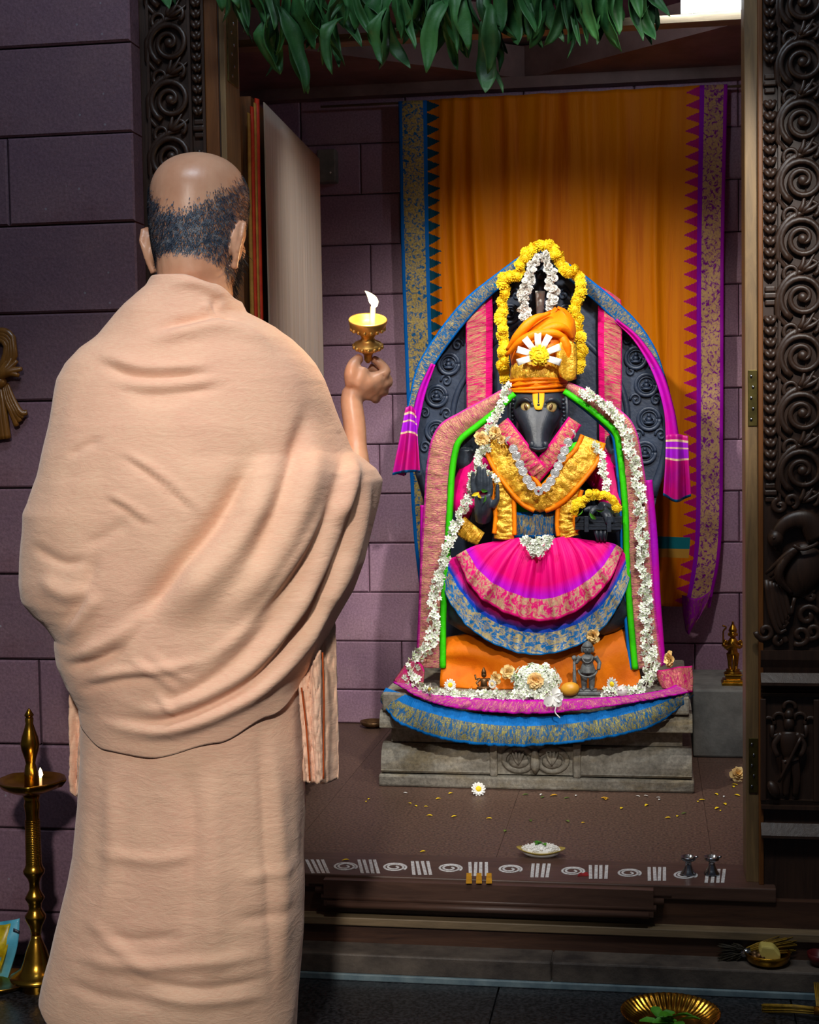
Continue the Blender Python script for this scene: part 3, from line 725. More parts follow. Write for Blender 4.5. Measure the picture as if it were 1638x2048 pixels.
sheet('saree_end', [[(1364, 1190, 4.735), (1398, 1196, 4.73), (1425, 1180, 4.735)], [(1366, 1225, 4.735), (1390, 1235, 4.73), (1410, 1215, 4.735)], [(1372, 1262, 4.735), (1378, 1268, 4.73), (1384, 1258, 4.735)]], brocade('saree_end_brocade', srgb(150, 6, 160), srgb(190, 120, 120), 3, 3, .04, None, .56), o, 20, 14, lambda u, v: .012*math.sin(u*6), .002)
def curtain_rod():
    a, b = PY(640, 211, YS), PY(1500, 166, YS)
    r = MB().tube([(a[0], YS+.012, a[2]-.002), (b[0], YS+.012, a[2]-.002)], .004, 8).build('curtain_rod', MT['woodlh']); tag(r, 'thin rod that carries the orange saree backdrop', 'rod')
curtain_rod()
# ------------------------------------------------------------ pedestal
YP = 3.99; pxl, pxr = PY(757, 1573, YP)[0], PY(1389, 1586, YP)[0]; pxc = (pxl+pxr)/2
ZT = PY(1080, 1392, YP)[2]
zz = lambda y: PY(1075, y, YP)[2]
pd = thing('stone_pedestal', 'weathered stone pedestal with carved lotus scroll under the idol', 'pedestal', (pxc, 4.2, ZS))
PYB = 4.62
MB().bx(pxl, pxr, YP, PYB, ZS, zz(1556)).build('base_slab', MT['pedestal'], pd, smooth=False, bevel=.006)
h0, h1 = zz(1553), zz(1496)
prof = [(PYB, h0), (YP+.012, h0), (YP+.008, h0+.006)]+[(YP+.01+.045*(1-math.cos(math.radians(t)))*1.0, h0+.008+(h1-h0-.01)*math.sin(math.radians(t))) for t in range(0, 91, 15)]+[(PYB, h1)]
cl, cr = PY(985, 1520, YP)[0], PY(1155, 1520, YP)[0]
MB().profx(prof, pxl+.006, cl).build('kapota_moulding', MT['pedestal'], pd, smooth=False)
MB().profx(prof, cr, pxr-.006).build('kapota_moulding', MT['pedestal'], pd, smooth=False)
MB().bx(cl+.004, cr-.004, YP+.02, PYB, h0, h1).build('lotus_panel', MT['pedestal'], pd, smooth=False)
MB().bx(cl-.008, cl+.012, YP+.004, PYB, h0-.004, h1+.012).build('panel_post', MT['pedestal'], pd, smooth=False, bevel=.004)
MB().bx(cr-.012, cr+.008, YP+.004, PYB, h0-.004, h1+.012).build('panel_post', MT['pedestal'], pd, smooth=False, bevel=.004)
for s in (-1, 1):
    m = MB(); cx = (cl+cr)/2+s*.045; cz = (h0+h1)/2+.002
    p = [(cx+s*.042*math.cos(a)*(1-.1*i/24), YP+.018, cz+.030*math.sin(a)) for i, a in enumerate(np.linspace(math.radians(150), math.radians(-190), 25))]
    m.tube(p, .008, 7, ((0, 1, 0), .8)); m.ball((cx, YP+.018, cz-.003), (.028, .013, .021), 14, 8); m.build('lotus_scroll', MT['pedestal'], pd)
    for k in range(4):
        q = MB(); a = math.radians(60+k*22)
        q.tube(crs([(cx, YP+.006, cz-.012), (cx-s*.02*math.cos(a), YP+.004, cz+.012), (cx-s*.03*math.cos(a), YP+.012, cz+.026)], 6), [.002, .004, .0045, .004, .003, .001], 6); q.build('petal_rib', MT['pedestal'], pd)
q = MB(); q.tube(crs([((cl+cr)/2, YP+.012, h1-.006), ((cl+cr)/2, YP+.008, h0+.03), ((cl+cr)/2, YP+.012, h0+.006)], 8), [.006, .01, .013, .014, .013, .011, .008, .003], 8); q.build('lotus_stem', MT['pedestal'], pd)
MB().bx(pxl+.03, pxr-.03, YP+.05, PYB, h1, zz(1466)).build('neck_course', MT['pedestal'], pd, smooth=False)
u0, u1 = zz(1466), zz(1428)
prof2 = [(PYB, u0), (YP+.03, u0), (YP+.008, u0+.006)]+[(YP+.008+.03*(1-math.cos(math.radians(t))), u0+.008+(u1-u0-.008)*math.sin(math.radians(t))) for t in range(0, 91, 18)]+[(PYB, u1)]
MB().profx(prof2, pxl+.004, pxr-.004).build('upper_moulding', MT['pedestal'], pd, smooth=False)
MB().bx(pxl+.012, pxr-.012, YP+.012, PYB, u1, ZT).build('top_slab', MT['pedestal'], pd, smooth=False, bevel=.005)
# ------------------------------------------------------------ idol
ICX = PY(1076, 1000, 4.25)[0]
idol = thing('stone_idol', 'seated horse-headed black stone idol dressed in bright silks', 'idol', (ICX, 4.25, ZT))
YA = 4.43
# arched backplate
bp = thing('arched_backplate', 'dark carved stone arch standing behind the idol', 'backplate', (ICX, YA+.04, ZT))
outl = [(870, 1380), (868, 1150), (848, 1010), (826, 930), (816, 850), (826, 780), (850, 725), (892, 662), (945, 598), (1008, 545), (1050, 512), (1078, 484), (1106, 512), (1150, 543), (1215, 596), (1272, 655), (1318, 725), (1340, 790), (1346, 850), (1336, 925), (1312, 1000), (1290, 1150), (1285, 1380)]
oc = crs([(x, y) for x, y in outl], 90)
P = [PY(x, y, YA) for x, y in oc]
MB().prism([(p[0], max(p[2], ZT+.001)) for p in P], YA, YA+.09).build('slab', MT['slab'], bp, smooth=False, bevel=.008)
up = [q for q in oc if q[1] < 1010]
m = MB(); m.tube([PY(x+(1078-x)*.03, y+(800-y)*.03, YA)-np.array([0, .002, 0]) for x, y in up], .013, 8, ((0, 1, 0), .7)); m.build('rim_moulding', MT['slab'], bp)
m = MB(); m.tube([PY(1078+(x-1078)*.66, 820+(y-820)*.62, YA)-np.array([0, .001, 0]) for x, y in up], .009, 8, ((0, 1, 0), .8)); m.build('inner_moulding', MT['slab'], bp)
def roundel(cx, cy, r):
    c = PY(cx, cy, YA); m = MB(); f = ((0, 1, 0), .8)
    m.tube([(c[0]+r*math.cos(a), YA-.005, c[2]+r*math.sin(a)) for a in np.linspace(0, 2*math.pi, 25)], .006, 7, f)
    m.tube([(c[0]+r*.74*math.cos(a), YA-.004, c[2]+r*.74*math.sin(a)) for a in np.linspace(0, 2*math.pi, 25)], .003, 6, f)
    ro = m.build('roundel', MT['slab'], bp)
    g = MB(); g.ball((c[0], YA-.008, c[2]+r*.34), (r*.2, .011, r*.22), 10, 7); g.ball((c[0], YA-.004, c[2]-r*.02), (r*.26, .012, r*.32), 10, 7); g.ball((c[0], YA-.005, c[2]-r*.36), (r*.52, .014, r*.18), 12, 6)
    for s in (-1, 1): g.tube([(c[0]+s*r*.22, YA-.006, c[2]+r*.18), (c[0]+s*r*.48, YA-.01, c[2]-r*.02), (c[0]+s*r*.34, YA-.012, c[2]-r*.28)], [r*.1, r*.09, r*.06], 7)
    g.build('seated_figure', MT['slab'], ro)
rds = [(873, 862, .030), (874, 792, .030), (898, 728, .030), (1272, 716, .030), (1293, 770, .031), (1298, 838, .031), (1290, 905, .030), (876, 925, .028), (1020, 628, .026), (1135, 628, .026)]
for r_ in rds: roundel(*r_)
for k, (cx, cy) in enumerate([(850, 826), (850, 760), (893, 762), (915, 690), (1253, 680), (1262, 742), (1310, 735), (1312, 800), (1272, 800), (1275, 870), (1322, 870), (850, 895), (893, 828), (893, 892), (1012, 670), (1142, 665), (1042, 650), (1112, 650), (1032, 590), (1128, 590)]):
    c = PY(cx, cy, YA); s = 1 if k % 2 else -1; m = MB()
    m.tube([(c[0]+s*.017*(1-i/19*.9)*math.cos(i*.45), YA-.003, c[2]+.02*(1-i/19*.9)*math.sin(i*.45)) for i in range(20)], .0042, 6, ((0, 1, 0), .8)); m.build('foliage_curl', MT['slab'], bp)
c = PY(1081, 560, YA); m = MB()
m.ball((c[0], YA-.012, c[2]+.012), (.014, .016, .018), 12, 8); m.tube([(c[0], YA-.01, c[2]+.0), (c[0], YA-.018, c[2]-.02), (c[0], YA-.01, c[2]-.045)], [.013, .011, .006], 8)
for s in (-1, 1): m.ball((c[0]+s*.011, YA-.022, c[2]+.02), .005, 8, 6)
m.build('lion_face', MT['black'], bp)
# drapes on the arch: blue-gold edging, tassels, pink vertical strips, white sash
o = ribbon('arch_edging', [(800, 948, 4.385, 12), (812, 890, 4.385, 13), (832, 800, 4.385, 14), (850, 735, 4.385, 15), (893, 668, 4.385, 16), (945, 606, 4.385, 16), (1008, 552, 4.385, 13), (1050, 516, 4.385, 9), (1078, 494, 4.385, 7), (1106, 518, 4.385, 10), (1150, 552, 4.385, 13), (1210, 602, 4.385, 15), (1265, 655, 4.385, 15), (1300, 705, 4.385, 13), (1322, 755, 4.385, 8)], MT['b_blue'], bp, 160, 12, lambda u, v: crk(u, v, 90, 2, .004)+.007*math.sin(v*3.1), .003, .8)
o['label'] = 'blue and gold cloth edging over the arch'
o = ribbon('arch_lining', [(800, 950, 4.375, 8), (822, 880, 4.375, 8), (842, 790, 4.375, 7), (866, 728, 4.375, 4)], MT['purple'], bp, 40, 8, lambda u, v: .006*math.sin(v*6), .003)
o = ribbon('arch_lining', [(1232, 640, 4.375, 3), (1275, 680, 4.375, 6), (1315, 745, 4.375, 9), (1338, 820, 4.37, 10), (1346, 890, 4.365, 14)], MT['purple'], bp, 50, 8, lambda u, v: .006*math.sin(v*6), .003)
def tassel(pts, mats):
    o = sheet('tassel_end', pts, mats, bp, 26, 24, lambda u, v: .016*math.cos(u*math.pi*4)*min(1, .3+v), .003)
    return o
tm_ = NM('purple_tassel'); tcx = tm_.n('ShaderNodeTexCoord'); sxx = tm_.n('ShaderNodeSeparateXYZ'); tm_.set(sxx, 'Vector', tcx.outputs['UV'])
vv = sxx.outputs['Y']
def bandm(N, v, a, b): return N.math('MULTIPLY', N.math('GREATER_THAN', v, a), N.math('LESS_THAN', v, b))
colr = tm_.ramp(tm_.noise(tm_.coord('Object'), 18, 3), [(.35, srgb(206, 0, 128)), (.7, srgb(180, 0, 150))])
colr = tm_.mix(bandm(tm_, vv, .1, .38), colr, srgb(176, 20, 214))
for a_, b_ in ((.08, .115), (.2, .225), (.37, .40)): colr = tm_.mix(bandm(tm_, vv, a_, b_), colr, srgb(240, 206, 170))
colr = tm_.mix(tm_.math('GREATER_THAN', vv, .96), colr, srgb(0, 90, 150)); tm_.out(colr, .5, 0)
tassel([[(1332, 870, 4.36), (1352, 868, 4.35), (1376, 872, 4.36)], [(1330, 930, 4.36), (1354, 930, 4.345), (1378, 930, 4.36)], [(1326, 990, 4.36), (1352, 1004, 4.345), (1382, 992, 4.36)]], tm_.m)
tassel([[(812, 815, 4.36), (822, 812, 4.35), (832, 822, 4.36)], [(800, 880, 4.36), (818, 880, 4.345), (838, 890, 4.36)], [(786, 950, 4.36), (812, 945, 4.345), (842, 945, 4.36)]], tm_.m)
for x0, x1, yt, yb, s in ((932, 986, 586, 905, 1), (1196, 1244, 572, 905, -1)):
    L = [(x0+2, yt+22 if s > 0 else yt, 4.395), ((x0+x1)/2, yt+8 if s > 0 else yt+12, 4.395), (x1-2, yt if s > 0 else yt+28, 4.395)]
    L = L if s < 0 else L
    rows = [L, [(x0, 640, 4.39), ((x0+x1)/2, 640, 4.385), (x1, 640, 4.39)], [(x0+1, 760, 4.39), ((x0+x1)/2, 760, 4.385), (x1-1, 760, 4.39)], [(x0+3, yb, 4.39), ((x0+x1)/2, yb, 4.385), (x1-2, yb, 4.39)]]
    o = sheet('hanging_strip', rows, MT['b_pinkstrip'], bp, 18, 90, lambda u, v: crk(v, u, 34, 2, .005), .003, (lambda u, v: (v*3.2, 1-u)) if s > 0 else (lambda u, v: (v*3.2, u)))
    o['label'] = 'pink and gold strip of cloth hanging over the arch'
sheet('white_sash', [[(1071, 582, 4.38), (1090, 582, 4.38)], [(1074, 640, 4.38), (1086, 640, 4.38)]], MT['white'], bp, 6, 10, lambda u, v: .006*math.sin(u*3.1), .002)
# idol body (black stone): torso, lap, arms in one surface
def ip(x, y, Y): return PY(x, y, Y)
b = MB()
def ptb(m, pts, rad, n=12, k=14):
    Q = crs([tuple(ip(x, y, Y)) for x, y, Y in pts], k); r = np.interp(np.linspace(0, 1, k), np.linspace(0, 1, len(rad)), rad); m.tube(Q, r, n)
ptb(b, [(1076, 880, 4.28), (1076, 930, 4.27), (1074, 1000, 4.26), (1072, 1060, 4.25), (1075, 1130, 4.25)], [.075, .125, .11, .095, .14], 18, 16)
ptb(b, [(1076, 800, 4.28), (1076, 890, 4.28)], [.055, .07])
for s, kx in ((-1, 928), (1, 1228)):
    ptb(b, [(1076+s*40, 1140, 4.26), ((1076+kx)/2, 1165, 4.2), (kx, 1205, 4.17), ((1076+kx)/2+s*20, 1235, 4.16), (1076+s*10, 1240, 4.16)], [.10, .085, .07, .06, .05], 14, 18)
    ptb(b, [(1076+s*70, 925, 4.27), (1076+s*120, 960, 4.26), (1076+s*140, 1020, 4.22)], [.06, .05, .042])
    ptb(b, [(1076+s*85, 920, 4.3), (1076+s*140, 955, 4.3), (1076+s*158, 915, 4.24), (1076+s*160, 880, 4.20)], [.045, .042, .034, .026])
ptb(b, [(938, 1025, 4.22), (958, 1040, 4.15), (964, 1015, 4.12)], [.04, .032, .026])
ptb(b, [(1215, 1025, 4.22), (1225, 1045, 4.14), (1212, 1032, 4.09)], [.04, .032, .026])
bo = b.build('body', MT['black'], idol)
rm = bo.modifiers.new('r', 'REMESH'); rm.mode = 'VOXEL'; rm.voxel_size = .007; rm.use_smooth_shade = True
sm = bo.modifiers.new('sm', 'SMOOTH'); sm.iterations = 6
# raised blessing hand with open palm
def hand(name, wrist, palm, fingers, pw, mat):
    m = MB(); ptb(m, [wrist, palm[0], palm[1]], [.022, pw, pw*.92], 12, 8)
    for f_, r in fingers: ptb(m, f_, r, 9, 8)
    o = m.build(name, mat, idol); q = o.modifiers.new('r', 'REMESH'); q.mode = 'VOXEL'; q.voxel_size = .0032; q.use_smooth_shade = True
    return o
h = hand('blessing_hand', (966, 1040, 4.10), [(967, 1012, 4.075), (965, 990, 4.068)], [
    ([(949, 990, 4.068), (945, 965, 4.062), (946, 944, 4.062)], [.0088, .0082, .0052]), ([(959, 982, 4.064), (957, 955, 4.058), (958, 932, 4.058)], [.0090, .0084, .0052]),
    ([(970, 982, 4.064), (970, 957, 4.058), (969, 936, 4.058)], [.0090, .0084, .0052]), ([(980, 990, 4.068), (982, 968, 4.062), (981, 950, 4.062)], [.0086, .0078, .0050]),
    ([(984, 1014, 4.068), (996, 994, 4.06), (995, 968, 4.06)], [.0105, .0092, .0054])], .026, MT['hand'])
h = hand('giving_hand', (1228, 1040, 4.14), [(1215, 1024, 4.10), (1200, 1020, 4.085)], [
    ([(1195, 1016, 4.08), (1185, 1022, 4.07), (1180, 1034, 4.065)], [.0105, .009, .006]), ([(1205, 1022, 4.075), (1212, 1034, 4.062), (1216, 1048, 4.058)], [.0105, .010, .006]),
    ([(1212, 1022, 4.075), (1220, 1032, 4.062), (1224, 1046, 4.058)], [.0105, .010, .006]), ([(1220, 1026, 4.08), (1228, 1036, 4.07), (1231, 1048, 4.066)], [.010, .009, .006]),
    ([(1190, 1018, 4.09), (1178, 1018, 4.085), (1168, 1022, 4.08)], [.010, .009, .005])], .026, MT['hand'])
for cx, s in ((932, -1), (1240, 1)):
    fs = [([(cx-14+k*9, 892, 4.185), (cx-15+k*9.5, 872, 4.178), (cx-13+k*9, 853+abs(k-1.5)*4, 4.172)], [.0095, .009, .0055]) for k in range(4)]
    fs.append(([(cx-s*16, 905, 4.18), (cx-s*24, 890, 4.175), (cx-s*22, 872, 4.17)], [.010, .009, .006]))
    hand('raised_hand', (cx, 935, 4.2), [(cx, 915, 4.19), (cx, 897, 4.187)], fs, .028, MT['hand'])
# palm-leaf manuscript under the lower hand
m = MB()
for k in range(7):
    a, c_ = ip(1150, 1036+k*3.6, 4.06), ip(1243, 1036+k*3.6, 4.06)
    MB().box(((a[0]+c_[0])/2, 4.085+.002*(k % 2), (a[2]+c_[2])/2), (c_[0]-a[0], .05, .0044)).build('manuscript_leaf', MT['black'], idol, smooth=False)
for x in (1173, 1218):
    a, c_ = ip(x, 1032, 4.055), ip(x, 1064, 4.055); MB().bx(a[0]-.006, a[0]+.006, 4.05, 4.06, c_[2], a[2]).build('manuscript_strap', MT['black'], idol, smooth=False, bevel=.001)
for k in range(3):
    m = MB(); ptb(m, [(1192+k*9, 1058, 4.075), (1194+k*8, 1070, 4.068), (1196+k*7, 1082, 4.072)], [.008, .0075, .004], 8, 8); m.build('lower_finger', MT['black'], idol)
# horse head
def head():
    rows = [ # y, half width px, front Y, back Y
        (768, 42, 4.175, 4.30), (785, 50, 4.150, 4.31), (802, 53, 4.128, 4.31), (818, 52, 4.112, 4.30), (835, 45, 4.098, 4.29), (852, 35, 4.085, 4.27), (868, 27, 4.074, 4.24), (882, 23, 4.064, 4.20), (893, 22.5, 4.058, 4.16), (901, 19, 4.062, 4.14), (906, 11, 4.075, 4.12)]
    R = []
    rr = crs(rows, 34)
    for y, hw, yf, yb in rr:
        c0 = ip(1077+(y-768)*.0, y, (yf+yb)/2); a = hw*(4.2/3000)*1.02; bb = (yb-yf)/2; ring = []
        for j in range(36):
            t = 2*math.pi*j/36; cs, sn = math.cos(t), math.sin(t); e = .78
            ring.append((c0[0]+a*math.copysign(abs(cs)**e, cs), c0[1]+bb*math.copysign(abs(sn)**e, sn), c0[2]))
        R.append(ring)
    m = MB(); m.loft(R); o = m.build('head', MT['black'], idol)
    for s in (-1, 1):
        # brow and cheek ridges, nostril
        e = MB(); ptb(e, [(1077+s*14, 806, 4.112), (1077+s*26, 799, 4.112), (1077+s*40, 806, 4.128), (1077+s*44, 818, 4.14)], [.004, .007, .007, .004], 8, 12); e.build('brow', MT['black'], o)
        p = ip(1077+s*26, 814, 4.116); Mr = Matrix.Rotation(s*math.radians(28), 3, 'Z') @ Matrix.Rotation(s*math.radians(20), 3, 'Y')
        ey = MB().ball((p[0], 4.122, p[2]), (.0150, .010, .0165), 14, 8, Mr).build('eye', MT['eyewhite'], o)
        MB().ball((p[0]-s*.001, 4.1125, p[2]), (.0052, .004, .0085), 10, 6, Mr).build('pupil', MT['bronze'], ey)
        e = MB(); p = ip(1077+s*13, 890, 4.06); e.ball((p[0], 4.066, p[2]), (.009, .008, .011), 10, 7); e.build('nostril', MT['black'], o)
        e = MB()
        for k in range(11):
            p = ip(1077+s*(50+k*.3), 800+k*8, 4.15+k*.004); e.ball(tuple(p), (.006, .007, .0055), 8, 5)
        e.build('beaded_lock', MT['black'], idol)
        e = MB(); ptb(e, [(1077+s*56, 790, 4.17), (1077+s*57, 830, 4.17), (1077+s*54, 880, 4.18)], [.007, .007, .005], 8, 10); e.build('braid', MT['black'], idol)
    e = MB(); ptb(e, [(1060, 895, 4.062), (1077, 899, 4.055), (1094, 895, 4.062)], [.002, .0035, .002], 6, 8); e.build('mouth_line', MT['black'], o)
    # tilak: yellow U with a dark stroke
    V = []
    def surf(x, y):
        yf = np.interp(y, [r[0] for r in rows], [r[2] for r in rows]); return ip(x, y, yf-.003)
    t1 = sheet('tilak', [[(1065, 784, 4.149), (1077, 784, 4.1455), (1089, 784, 4.149)], [(1066, 804, 4.122), (1077, 804, 4.119), (1088, 804, 4.122)], [(1070, 819, 4.108), (1077, 820, 4.105), (1084, 819, 4.108)]], MT['tilak'], o, 8, 8, None, .002)
    e = MB(); ptb(e, [(1077, 781, 4.147), (1077, 800, 4.121), (1077, 806, 4.115)], [.0012, .0018, .0018], 6, 8); p = ip(1077, 810, 4.112); e.ball(tuple(p), (.004, .003, .004), 8, 5); e.build('tilak_stroke', MT['black'], o)
head()
# turban: gold band, orange wrap, leaning crown
t1 = MB(); R = []
for y, hw, lean in ((783, 50, 0), (776, 55, 0), (768, 57, 0), (762, 55, 0)):
    c0 = ip(1076+lean, y, 4.22); a = hw*4.2/3000; R.append([(c0[0]+a*math.cos(t), 4.225+a*1.05*math.sin(t)+.004*math.sin(t*9), c0[2]+.004*math.sin(t*3+y)) for t in np.linspace(0, 2*math.pi, 40, endpoint=False)])
t1.loft(R); tb = t1.build('turban_wrap', MT['orangesilk'], idol)
for k in range(4):
    m = MB(); m.tube([(ip(1076, 780-k*5.5, 4.22)[0]+.0795*math.cos(t), 4.225+.083*math.sin(t), ip(1076, 780-k*5.5, 4.22)[2]+.006*math.sin(t+k)) for t in np.linspace(math.pi, 2*math.pi, 20)], .0045, 7); m.build('turban_fold', MT['orangesilk'], tb)
R = []
for y, hw in ((766, 54), (752, 56), (738, 55), (724, 51)):
    c0 = ip(1076, y, 4.22); a = hw*4.2/3000; R.append([(c0[0]+a*math.cos(t)+.001*math.sin(t*40), 4.222+a*1.05*math.sin(t)+.0025*math.sin(t*30), c0[2]+.003*math.sin(t*2)) for t in np.linspace(0, 2*math.pi, 80, endpoint=False)])
MB().loft(R).build('turban_band', MT['goldcloth'], idol)['label'] = 'crinkled gold turban band'
R = []
for y, hw, cx, dp in ((728, 53, 1077, 1.05), (710, 60, 1080, 1.05), (690, 64, 1084, 1.0), (668, 60, 1092, .95), (650, 50, 1099, .9), (636, 38, 1103, .85), (626, 24, 1106, .8), (621, 8, 1108, .8)):
    c0 = ip(cx, y, 4.225); a = hw*4.2/3000
    R.append([(c0[0]+a*math.cos(t), 4.23+a*dp*math.sin(t)+.006*math.sin(t*5+y*.06), c0[2]+.010*math.sin(t+.8)+.004*math.sin(t*6+y*.1)) for t in np.linspace(0, 2*math.pi, 60, endpoint=False)])
tc_ = MB().loft(R).build('turban_crown', MT['orangesilk'], idol)
for pts in ([(1012, 712, 4.17), (1040, 684, 4.142), (1075, 668, 4.135), (1115, 668, 4.14), (1148, 695, 4.18)], [(1014, 700, 4.18), (1038, 668, 4.155), (1066, 640, 4.16), (1100, 626, 4.18)], [(1060, 690, 4.135), (1092, 660, 4.14), (1125, 655, 4.155), (1146, 678, 4.19)], [(1118, 665, 4.145), (1135, 700, 4.155), (1138, 745, 4.17)]):
    m = MB(); ptb(m, pts, [.004, .012, .014, .010, .004], 10, 18); m.build('turban_fold', MT['orangesilk'], tc_)
sheet('turban_tail', [[(1112, 690, 4.145), (1135, 680, 4.15), (1152, 690, 4.17)], [(1112, 720, 4.142), (1135, 722, 4.145), (1154, 728, 4.165)], [(1120, 752, 4.15), (1136, 762, 4.15), (1152, 758, 4.17)]], MT['goldcloth'], idol, 16, 12, lambda u, v: .006*math.sin(u*9), .003)
# chest cloths
def bandsheet(name, line, mat, dep=.004, fr_=60, nu=50, nv=10, sol=.003):
    return ribbon(name, line, mat, idol, nu, nv, lambda u, v: crk(u, v, fr_*.55, 2.6, dep*1.3)+.007*math.sin(v*3.1), sol, 1.0)
sheet('inner_vest', [[(985, 880, 4.16), (1076, 900, 4.14), (1170, 880, 4.16)], [(990, 960, 4.14), (1076, 970, 4.12), (1165, 960, 4.14)], [(1010, 1040, 4.15), (1076, 1045, 4.135), (1145, 1040, 4.15)]], MT['greens'], idol, 24, 14, lambda u, v: .004*math.sin(u*20), .004)
bandsheet('rose_collar', [(1150, 842, 4.12, 15), (1124, 880, 4.085, 16), (1100, 915, 4.075, 17), (1070, 948, 4.075, 18), (1045, 985, 4.085, 18)], MT['b_pink'])
bandsheet('rose_collar', [(1004, 845, 4.12, 15), (1030, 880, 4.08, 16), (1055, 915, 4.07, 17), (1078, 945, 4.068, 18)], MT['b_pink'])
def goldband(line):
    o = bandsheet('gold_stole', line, MT['goldcloth'], .006, 50)
    for s in (-1, 1):
        l2 = [(a, b_, c_-.004, 4) for a, b_, c_, d_ in line]
        L = crs(line, 30); T = np.gradient(L[:, :2], axis=0); T /= np.linalg.norm(T, axis=1)[:, None]
        ribbon('stole_edge', [(L[i, 0]-T[i, 1]*s*(L[i, 3]+1), L[i, 1]+T[i, 0]*s*(L[i, 3]+1), L[i, 2]-.004, 4) for i in range(0, 30, 3)], MT['orangesilk'], o, 40, 5, lambda u, v: .005*math.sin(v*3.1), .003)
goldband([(1186, 878, 4.13, 22), (1172, 912, 4.10, 24), (1140, 950, 4.08, 26), (1105, 988, 4.075, 24), (1070, 1010, 4.08, 18)])
goldband([(985, 870, 4.13, 22), (1004, 912, 4.10, 25), (1030, 950, 4.08, 26), (1062, 990, 4.072, 24), (1090, 1012, 4.078, 16)])
goldband([(1000, 940, 4.09, 20), (1006, 985, 4.085, 20), (1010, 1035, 4.08, 18), (1008, 1078, 4.075, 20)])
goldband([(1145, 975, 4.09, 18), (1136, 1010, 4.085, 18), (1132, 1045, 4.08, 17), (1138, 1074, 4.08, 20)])
bandsheet('waist_band', [(1022, 1050, 4.11, 26), (1050, 1050, 4.095, 26), (1085, 1049, 4.095, 26), (1118, 1046, 4.11, 26)], MT['b_blue'], .003, 40)
def sleeve(pts, rad):
    m = MB(); ptb(m, pts, rad, 16, 18); o = m.build('sleeve', MT['pink'], idol)
sleeve([(1185, 925, 4.22), (1212, 955, 4.2), (1226, 990, 4.18), (1228, 1022, 4.15)], [.05, .05, .046, .036])
sleeve([(968, 925, 4.22), (945, 960, 4.2), (932, 1000, 4.18), (945, 1030, 4.14)], [.05, .048, .044, .034])
bandsheet('sleeve_border', [(918, 1045, 4.12, 16), (935, 1062, 4.11, 18), (962, 1078, 4.10, 14)], MT['goldcloth'])
# skirt fans
def fan_mat(name, c0, c1, ground, gold, v0, v1, v2, su=26):
    N = NM(name); tc = N.n('ShaderNodeTexCoord'); sx = N.n('ShaderNodeSeparateXYZ'); N.set(sx, 'Vector', tc.outputs['UV']); v = sx.outputs['Y']
    col = N.ramp(v, [(0, c0), (max(0, v0-.14), c0), (v0, c1), (1, c1)])
    gv = N.coord('UV', (su, 7, 1)); g = N.ramp(N.noise(gv, 1.6, 6, .75, .8), [(.46, 0.0), (.54, 1.0)])
    tone = N.ramp(N.noise(gv, 4, 3), [(.3, tuple(c*.6 for c in gold[:3])+(1,)), (.7, gold)])
    bro = N.mix(g, ground, tone); col = N.mix(bandm(N, v, v1, v2), col, bro); col = N.mix(N.math('GREATER_THAN', v, v2), col, ground)
    N.bump(N.noise(N.coord('UV', (su*1.3, .8, 1)), 1.6, 5, .6), .5, .008)
    return N.out(col, .5, N.math('MULTIPLY', N.math('MULTIPLY', g, .3), bandm(N, v, v1, v2)), Specular_IOR_Level=.2)
def fan_disp(k, a):
    def f(u, v):
        s = 0
        for j, (c, wd) in enumerate(((.12, .03), (.22, .025), (.33, .03), (.42, .02), (.5, .03), (.57, .02), (.66, .03), (.76, .03), (.87, .03))):
            s += 1.7*a*math.exp(-((u-c-.03*math.sin(j*2.1)*(1-v))/wd)**2)*(1 if j % 2 else .75)
        return s*(.5+.5*v)+.003*math.sin(u*k)*v**3
    return f
sheet('upper_skirt', [[(1000, 1082, 4.09), (1040, 1076, 4.075), (1085, 1084, 4.07), (1125, 1074, 4.075), (1180, 1082, 4.09)],
    [(950, 1092, 4.08), (1015, 1115, 4.045), (1085, 1130, 4.035), (1150, 1112, 4.045), (1222, 1086, 4.08)],
    [(918, 1108, 4.09), (970, 1158, 4.04), (1020, 1184, 4.03), (1080, 1196, 4.03), (1140, 1182, 4.03), (1195, 1145, 4.045), (1240, 1094, 4.09)],
    [(912, 1112, 4.1), (950, 1182, 4.05), (1010, 1224, 4.035), (1080, 1241, 4.032), (1150, 1223, 4.036), (1215, 1166, 4.05), (1246, 1100, 4.1)]],
    fan_mat('pink_skirt_silk', srgb(228, 0, 118), srgb(190, 10, 200), srgb(222, 20, 120), srgb(240, 200, 160), .68, .72, .965), idol, 140, 50, fan_disp(120, .014), .004)
sheet('lower_skirt', [[(915, 1112, 4.115), (990, 1185, 4.085), (1080, 1210, 4.08), (1165, 1185, 4.085), (1245, 1102, 4.115)],
    [(895, 1120, 4.12), (940, 1205, 4.085), (1010, 1246, 4.072), (1080, 1258, 4.07), (1150, 1245, 4.072), (1215, 1195, 4.085), (1255, 1115, 4.12)],
    [(872, 1140, 4.13), (905, 1212, 4.1), (952, 1266, 4.075), (1020, 1300, 4.062), (1080, 1309, 4.06), (1150, 1293, 4.062), (1208, 1253, 4.08), (1250, 1185, 4.1), (1264, 1128, 4.13)]],
    fan_mat('blue_skirt_silk', srgb(214, 0, 126), srgb(10, 70, 200), srgb(6, 110, 180), srgb(216, 196, 140), .5, .56, .97), idol, 140, 40, fan_disp(150, .008), .004)
